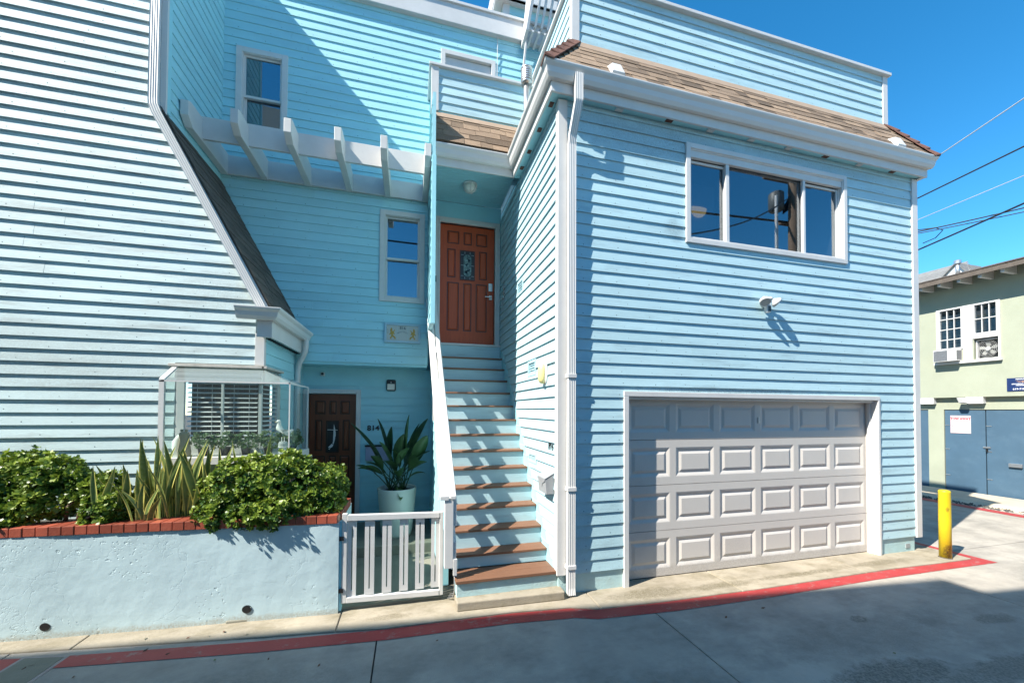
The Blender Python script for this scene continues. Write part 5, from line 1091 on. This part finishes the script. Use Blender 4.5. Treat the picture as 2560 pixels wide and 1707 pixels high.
for i, (a, b) in enumerate(((-2.81, -2.09), (-2.08, -1.36), (-1.34, -.6), (-.59, 2.8))):
    dd = MB().fbox(fGd, a+.004, b-.004, -.06, -.02, -.17, 1.835).build('garage_leaf', BLUED, gb, bev=.003)
    for z in (.2, .85, 1.45): MB().fbox(fGd, a+.0, a+.09, -.02, -.012, z-.008, z+.008).build('strap_hinge', STEEL, dd)
    if i == 1: MB().fbox(fGd, a-.05, a+.07, -.02, .0, .93, .965).build('hasp', STEEL, dd); MB().fbox(fGd, a-.0, a+.035, .0, .02, .85, .925).build('padlock', BLACK, dd, bev=.004)
MB().fbox(fGd, -7.5, -3.13, -.06, -.02, -.17, 1.84).build('garage_leaf', BLUED, gb)
MB().fbox(fGd, -1.72, -1.52, -.02, .03, .54, .62).build('door_pull', STEEL, gb, bev=.004)
for a, b in ((-3.3, -2.95), (-2.36, -2.06)): MB().box(11.50, 11.62, -b, -a, 1.98, 2.138).build('beam_end', WHITE, gb, bev=.004)
def gwin(u0, u1, z0, z1, cols, rows, low, name, lab):
    w = MB().ring(fG, u0, u1, z0, z1, .035, -.04, .02).build(name, WHITE, gb, bev=.002, label=lab)
    bars = MB(); zc = z0 + (z1-z0)*low
    for k in range(1, cols): x = u0+.035+(u1-u0-.07)*k/cols; MB().fbox(fG, x-.007, x+.007, -.02, .0, zc if low else z0+.03, z1-.035).build('muntin', WHITE, w)
    for k in range(1, rows): z = zc+(z1-zc)*k/rows; MB().fbox(fG, u0+.035, u1-.035, -.018, .002, z-.009, z+.009).build('muntin', WHITE, w)
    MB().fbox(fG, u0+.03, u1-.03, -.03, -.026, z0+.03, z1-.03).build('pane', GLASS, w)
    interior(w, fG, u0+.03, u1-.03, z0+.03, z1-.03, .5, ROOMG)
    MB().add([fG.P(u0+.03,-.10,z0+.02), fG.P(u0+(u1-u0)*.45,-.10,z0+.02), fG.P(u0+(u1-u0)*.4,-.10,z1-.02), fG.P(u0+.03,-.10,z1-.02)], [(0,1,2,3)]).build('curtain', CURT if lab[0] == 's' else mat('orange_curtain', (.30,.17,.07), .9, .2, 9), w, fix=False)
    return w
gwin(-2.835, -2.375, 3.33, 4.36, 3, 4, .0, 'window', 'small paned white window over an air conditioner')
gwin(-2.21, -1.785, 3.62, 4.36, 3, 2, .0, 'window', 'paned upper window with a brown curtain above the fan')
MB().fbox(fG, -2.374, -2.211, -.04, .03, 3.03, 4.36).build('mullion_board', WHITE, gb, bev=.003); MB().fbox(fG, -2.90, -1.73, -.02, .07, 2.965, 3.025).build('window_sill', WHITE, gb, bev=.004); MB().fbox(fG, -2.21, -1.785, -.04, .015, 3.53, 3.62).build('sash', WHITE, gb)
MB().fbox(fG, -1.784, -1.755, -.04, .03, 3.03, 4.36).build('window_casing', WHITE, gb); MB().fbox(fG, -2.86, -2.836, -.04, .03, 3.03, 4.36).build('window_casing', WHITE, gb)
MB().fbox(fG, -2.21, -1.785, -.3, -.25, 3.03, 3.53).build('dark_backing', DARK, gb)
acu = root('air_conditioner', (11.4, 2.68, 3.0), 'white window air conditioner under the small paned window of the green building', 'air conditioner')
MB().fbox(fG, -2.83, -2.40, .0, .22, 3.03, 3.325).build('case', WHITE2, acu, bev=.008); MB().fbox(fG, -2.815, -2.56, .221, .226, 3.05, 3.30).build('grille', mat('ac_coil', (.13,.14,.15), .6, .2, 30), acu)
for k in range(5): MB().box(11.30+k*.035, 11.315+k*.035, 2.396, 2.401, 3.06, 3.28).build('louvre', DARK, acu)
fan = root('box_fan', (11.45, 2.0, 3.03), 'grey box fan standing in the right window of the green building', 'fan')
MB().ring(fG, -2.19, -1.81, 3.035, 3.50, .02, -.16, -.06).build('fan_frame', WHITE2, fan, bev=.008)
cz, cu_ = 3.27, -2.0
for k in range(5):
    a = k*2*math.pi/5+.3; P = fG.P
    MB().extr([P(cu_+.02*math.cos(a), -.12, cz+.02*math.sin(a)), P(cu_+.10*math.cos(a-.35), -.12, cz+.10*math.sin(a-.35)), P(cu_+.16*math.cos(a-.1), -.11, cz+.16*math.sin(a-.1)), P(cu_+.155*math.cos(a+.35), -.10, cz+.155*math.sin(a+.35)), P(cu_+.06*math.cos(a+.5), -.115, cz+.06*math.sin(a+.5))], fG.N*.004).build('blade', mat('grey_fan_blade', (.30,.30,.28), .5), fan)
MB().lathe([(.045,0),(.04,-.03),(.01,-.035)], fG.P(cu_, -.09, cz), axis='x', k=16).build('hub', WHITE2, fan)
for r_ in (.06, .09, .12, .15, .175):
    MB().tube([fG.P(cu_+r_*math.cos(j*.2618), -.062, cz+r_*1.12*math.sin(j*.2618)) for j in range(25)], .0022, 4, cap=False).build('grille_ring', WHITE2, fan)
# roof with rafter tails
rz0, rz1 = 4.92, 5.02
MB().hexa([(10.98,-3,rz0),(14.5,-3,5.90),(14.5,14,5.90),(10.98,14,rz0),(10.98,-3,rz1),(14.5,-3,6.0),(14.5,14,6.0),(10.98,14,rz1)]).build('roof', SHING_D, gb)
for k in range(34):
    for r_ in range(5):
        y = -1.5+k*.3+(.15 if r_ % 2 else 0); inst('shingle', shingle_mesh(.31, SHING_D), (10.97+r_*.13, y+.3, rz1+.004+r_*.13*.28+R.uniform(0,.006)), gb, Matrix(((0,.963,-.269),(-1,0,0),(0,.269,.963))).to_euler())
for k in range(12):
    y = -.62+k*.352+.0; MB().hexa([(11.05,y,4.86),(11.5,y,4.86),(11.5,y+.06,4.86),(11.05,y+.06,4.86),(11.05,y,4.945),(11.5,y,5.10),(11.5,y+.06,5.10),(11.05,y+.06,4.945)]).build('rafter_tail', WHITE, gb, bev=.003)
lg = root('flood_lamp', (11.45, 2.38, 2.1), 'tilted white flood lamp under the overhang of the green building', 'light'); MB().hexa([(11.40,2.30,2.0),(11.50,2.30,1.98),(11.50,2.43,1.98),(11.40,2.43,2.0),(11.36,2.36,2.12),(11.48,2.36,2.13),(11.48,2.45,2.13),(11.36,2.45,2.12)]).build('lamp_body', WHITE2, lg, bev=.006)
ta = root('sign', (11.6, 2.5, 1.47), 'white tow away warning sign on the left blue garage door', 'sign')
MB().fbox(fGd, -2.70, -2.335, -.019, -.012, 1.255, 1.69).build('sign_board', mat('sign_white', (.62,.60,.60), .4), ta)
PINK = mat('faded_red_print', (.62,.22,.24), .6); REDT = mat('red_print', (.45,.03,.05), .5)
text('TOW AWAY', .092, fGd, -2.518, -.0105, 1.61, REDT, 'lettering', ta, .002, sx=.68, bold=.004)
MB().ring(fGd, -2.693, -2.342, 1.262, 1.683, .006, -.012, -.0105).build('border', PINK, ta)
for z in (1.42, 1.36, 1.30): MB().fbox(fGd, -2.67, -2.645, -.0118, -.0108, z-.018, z+.012).build('faded_mark', PINK, ta)
ms = root('sign', (11.5, 1.5, 2.4), 'navy property management sign on the green stucco at the right edge', 'sign')
NAVY = mat('navy_sign', (.012,.03,.11), .4); SW = mat('sign_lettering', (.75,.75,.78), .5)
MB().fbox(fG, -1.675, -1.20, .001, .012, 2.25, 2.54).build('sign_board', NAVY, ms)
for s_, z, h in (('MANAGED BY', 2.510, .035), ('SAN DIEGO PROPERTY', 2.405, .034), ('MANAGEMENT', 2.372, .032), ('619-718-6565', 2.292, .056)): text(s_, h, fG, -1.437, .013, z, SW, 'lettering', ms, .001, sx=.95, bold=.0012)
MB().extr([fG.P(-1.437+x*.11, .0125, 2.455+z*.035) for x, z in ((-1,.6),(-.35,.2),(0,.5),(.35,.2),(1,.6),(.5,-.3),(.15,-.1),(0,-.9),(-.15,-.1),(-.5,-.3))], fG.N*.001).build('emblem', mat('emblem_tan', (.35,.22,.16), .5), ms)
MB().box(11.3, 11.5, -3, 14, 2.133, 2.14).build('wall_drip', GREENW, gb) if 0 else None
# grey roof behind with gabled dormer and vent
hb = root('house', (20, 8, G), 'grey shingled roof with a small white gable behind the green building', 'house')
MB().hexa([(19.5,2,5.6),(26,2,7.8),(26,14,8.0),(19.5,14,5.6),(19.5,2,5.7),(26,2,9.0),(26,14,9.0),(19.5,14,5.7)]).build('roof', GREYSH, hb) if 0 else None
MB().add([(18.0,5.2,6.2),(18.0,12,6.2),(20.0,12,7.8),(20.0,6.4,7.8)], [(0,1,2,3)]).build('roof', GREYSH, hb, fix=False)
MB().box(18.2, 26, 5.4, 12, -.2, 6.3).build('wall', WHITE, hb)
for k in range(16): MB().hexa([(18.0+k*.125,5.15+k*.075,6.22+k*.1),(18.14+k*.125,5.15+k*.075,6.33+k*.1),(18.14+k*.125,12,6.33+k*.1),(18.0+k*.125,12,6.22+k*.1),(18.0+k*.125,5.15+k*.075,6.245+k*.1),(18.14+k*.125,5.15+k*.075,6.345+k*.1),(18.14+k*.125,12,6.345+k*.1),(18.0+k*.125,12,6.245+k*.1)]).build('shingle_course', GREYSH, hb)
MB().extr([(19.2,6.5,6.9),(19.2,6.0,6.9),(19.2,5.95,7.18),(19.2,6.24,7.60),(19.2,6.55,7.28)], (1.2,0,0)).build('gable', WHITE, hb)
MB().hexa([(19.1,6.20,7.60),(20.6,6.20,7.60),(20.6,5.86,7.10),(19.1,5.86,7.10),(19.1,6.20,7.66),(20.6,6.20,7.66),(20.6,5.84,7.15),(19.1,5.84,7.15)]).build('gable_roof', GREYSH, hb)
MB().hexa([(19.1,6.24,7.60),(20.6,6.24,7.60),(20.6,6.62,7.2),(19.1,6.62,7.2),(19.1,6.24,7.66),(20.6,6.24,7.66),(20.6,6.64,7.25),(19.1,6.64,7.25)]).build('gable_roof', GREYSH, hb)
vt = root('roof_vent_pipe', (13.5, 4.2, 5.9), 'galvanised vent pipe with a round cap on the brown roof', 'vent')
MB().tube([(13.2, 3.28, 5.55), (13.2, 3.28, 5.92)], .045, 14).build('pipe', STEEL, vt, smooth=True)
MB().lathe([(.05,5.90),(.075,5.915),(.075,6.0),(.05,6.02),(.01,6.02)], (13.2, 3.28, 0), k=16).build('cap', STEEL, vt)
# overhead wires right of the garage wing, all ending at a pole beyond the frame
WIRE = mat('black_cable', (.02,.02,.022), .5, .1); WIREG = mat('bright_cable', (.42,.42,.42), .4, .1)
def wire(p, q, r, m, lab, ext=1.6, sag=.0):
    p, q = Vector(p), Vector(q); d = q-p; a = p-d*ext; b = q+d*ext; pts = [a.lerp(b, i/24)+Vector((0,0,-sag*math.sin(math.pi*i/24))) for i in range(25)]
    o = MB().tube(pts, r, 6).build('overhead_wire', m, None, smooth=True); tag(o, lab, 'wire', 'overhead wires above the side street')
wire((11.969,3.33,8.5), (11.12,1.19,8.5), .013, WIREG, 'pale twisted overhead wire, the highest one beside the gutter corner')
wire((12.711,3.911,8.), (12.299,1.678,8.), .019, WIRE, 'thick black overhead wire just below the pale twisted one')
wire((13.801,4.488,7.8), (13.509,2.174,7.8), .009, WIREG, 'thin light overhead wire between the thick black one and the crossing cables')
wire((12.607,3.834,6.5), (11.708,1.457,6.5), .021, WIRE, 'lowest thick black cable, crossing the others at the right edge', sag=.05)
wire((12.123,3.574,6.92), (13.255,2.081,7.0), .015, WIRE, 'upper of the two sagging black cables near the garage corner', sag=.12)
wire((12.575,3.823,7.02), (13.609,2.226,7.0), .012, WIRE, 'lower of the two sagging black cables near the garage corner', sag=.10)
bundle = MB().tube([(12.1,3.6,6.92),(12.15,3.55,6.86),(12.35,3.3,6.83),(12.42,3.18,6.72),(12.55,3.4,6.62),(12.6,3.7,6.60)], .012, 6); bo_ = bundle.build('cable_loop', WIRE, None, smooth=True); tag(bo_, 'black looped drip cable beside the garage wing corner', 'cable')
# utility pole and neighbours on the other side of the street, behind the camera: they shade the road and show in the windows
up_ = root('utility_pole', (11.4, -6.5, G), 'wooden utility pole with crossarm across the street, mirrored in the upper window', 'utility pole')
MB().tube([(11.4,-6.5,-.2),(11.4,-6.5,6),(11.4,-6.5,12)], .2, 16, rs=[.20,.16,.13]).build('pole', BARK, up_, smooth=True)
for z, l in ((8.42, .42), (9.95, 1.1), (10.8, 1.2)): MB().box(11.4-l, 11.4+l, -6.72, -6.6, z-.06, z+.06).build('crossarm', BARK, up_, bev=.01)
MB().tube([(10.66,-6.5,-.2),(10.66,-6.5,9.25)], .05, 8).build('conduit', WHITE2, up_)
for k in range(5): MB().tube([(10.9+.1*k,-6.6,9.3-.1*k),(11.2,-6.7,9.0-.05*k),(11.5,-6.6,9.5-.1*k)], .03, 6).build('jumper', WIRE, up_)
MB().lathe([(.2,8.9),(.24,8.95),(.24,9.5),(.2,9.55),(.05,9.6)], (11.0,-6.8,0), k=16).build('transformer', mat('transformer_grey', (.10,.11,.11), .5), up_, smooth=True)
for p, q, r, l in (((-9,-6.6,8.35), (11.4,-6.6,8.45), .035, 'thick cable along the far side of the street, mirrored in the upper window'), ((3.5,-2.5,5.2), (11.3,-6.5,9.3), .02, 'service cable dropping from the pole towards the houses, mirrored in the upper window')):
    pts = [Vector(p).lerp(Vector(q), i/20)+Vector((0,0,-.25*math.sin(math.pi*i/20))) for i in range(21)]
    o = MB().tube(pts, r, 6).build('street_cable', WIRE, None, smooth=True); tag(o, l, 'wire')
OPP = mat('tan_stucco_far', (.52,.48,.42), .9, .06, 1)
def nb_(x0, x1, h, lab, back=7, y0=-4.53, s=-.0965):
    o = root('building', ((x0+x1)/2, y0+s*(x0+x1)/2-back/2, G), lab, 'building')
    MB().extr([(x0, y0+s*x0, -.2), (x1, y0+s*x1, -.2), (x1, y0+s*x1-back, -.2), (x0, y0+s*x0-back, -.2)], (0, 0, h+.2)).build('wall', OPP, o)
    n = int((x1-x0)/3)
    for i in range(n):
        for z in (1.2, 4.4, 7.6):
            if z+1.3 < h: xx = x0+1.2+i*3.; MB().box(xx, xx+1.1, y0+s*xx-.10, y0+s*(xx+1.1)+.03, z, z+1.3).build('window', DARK, o)
nb_(-26, -5.31, 10.67, 'tall tan building on the far side of the street, behind the camera to the left')
nb_(-5.30, -3.2, 9.8, 'slightly lower tan building beside the tall one behind the camera')
nb_(-2, 9.5, 4.2, 'low tan building straight behind the camera', y0=-7.5, s=0)
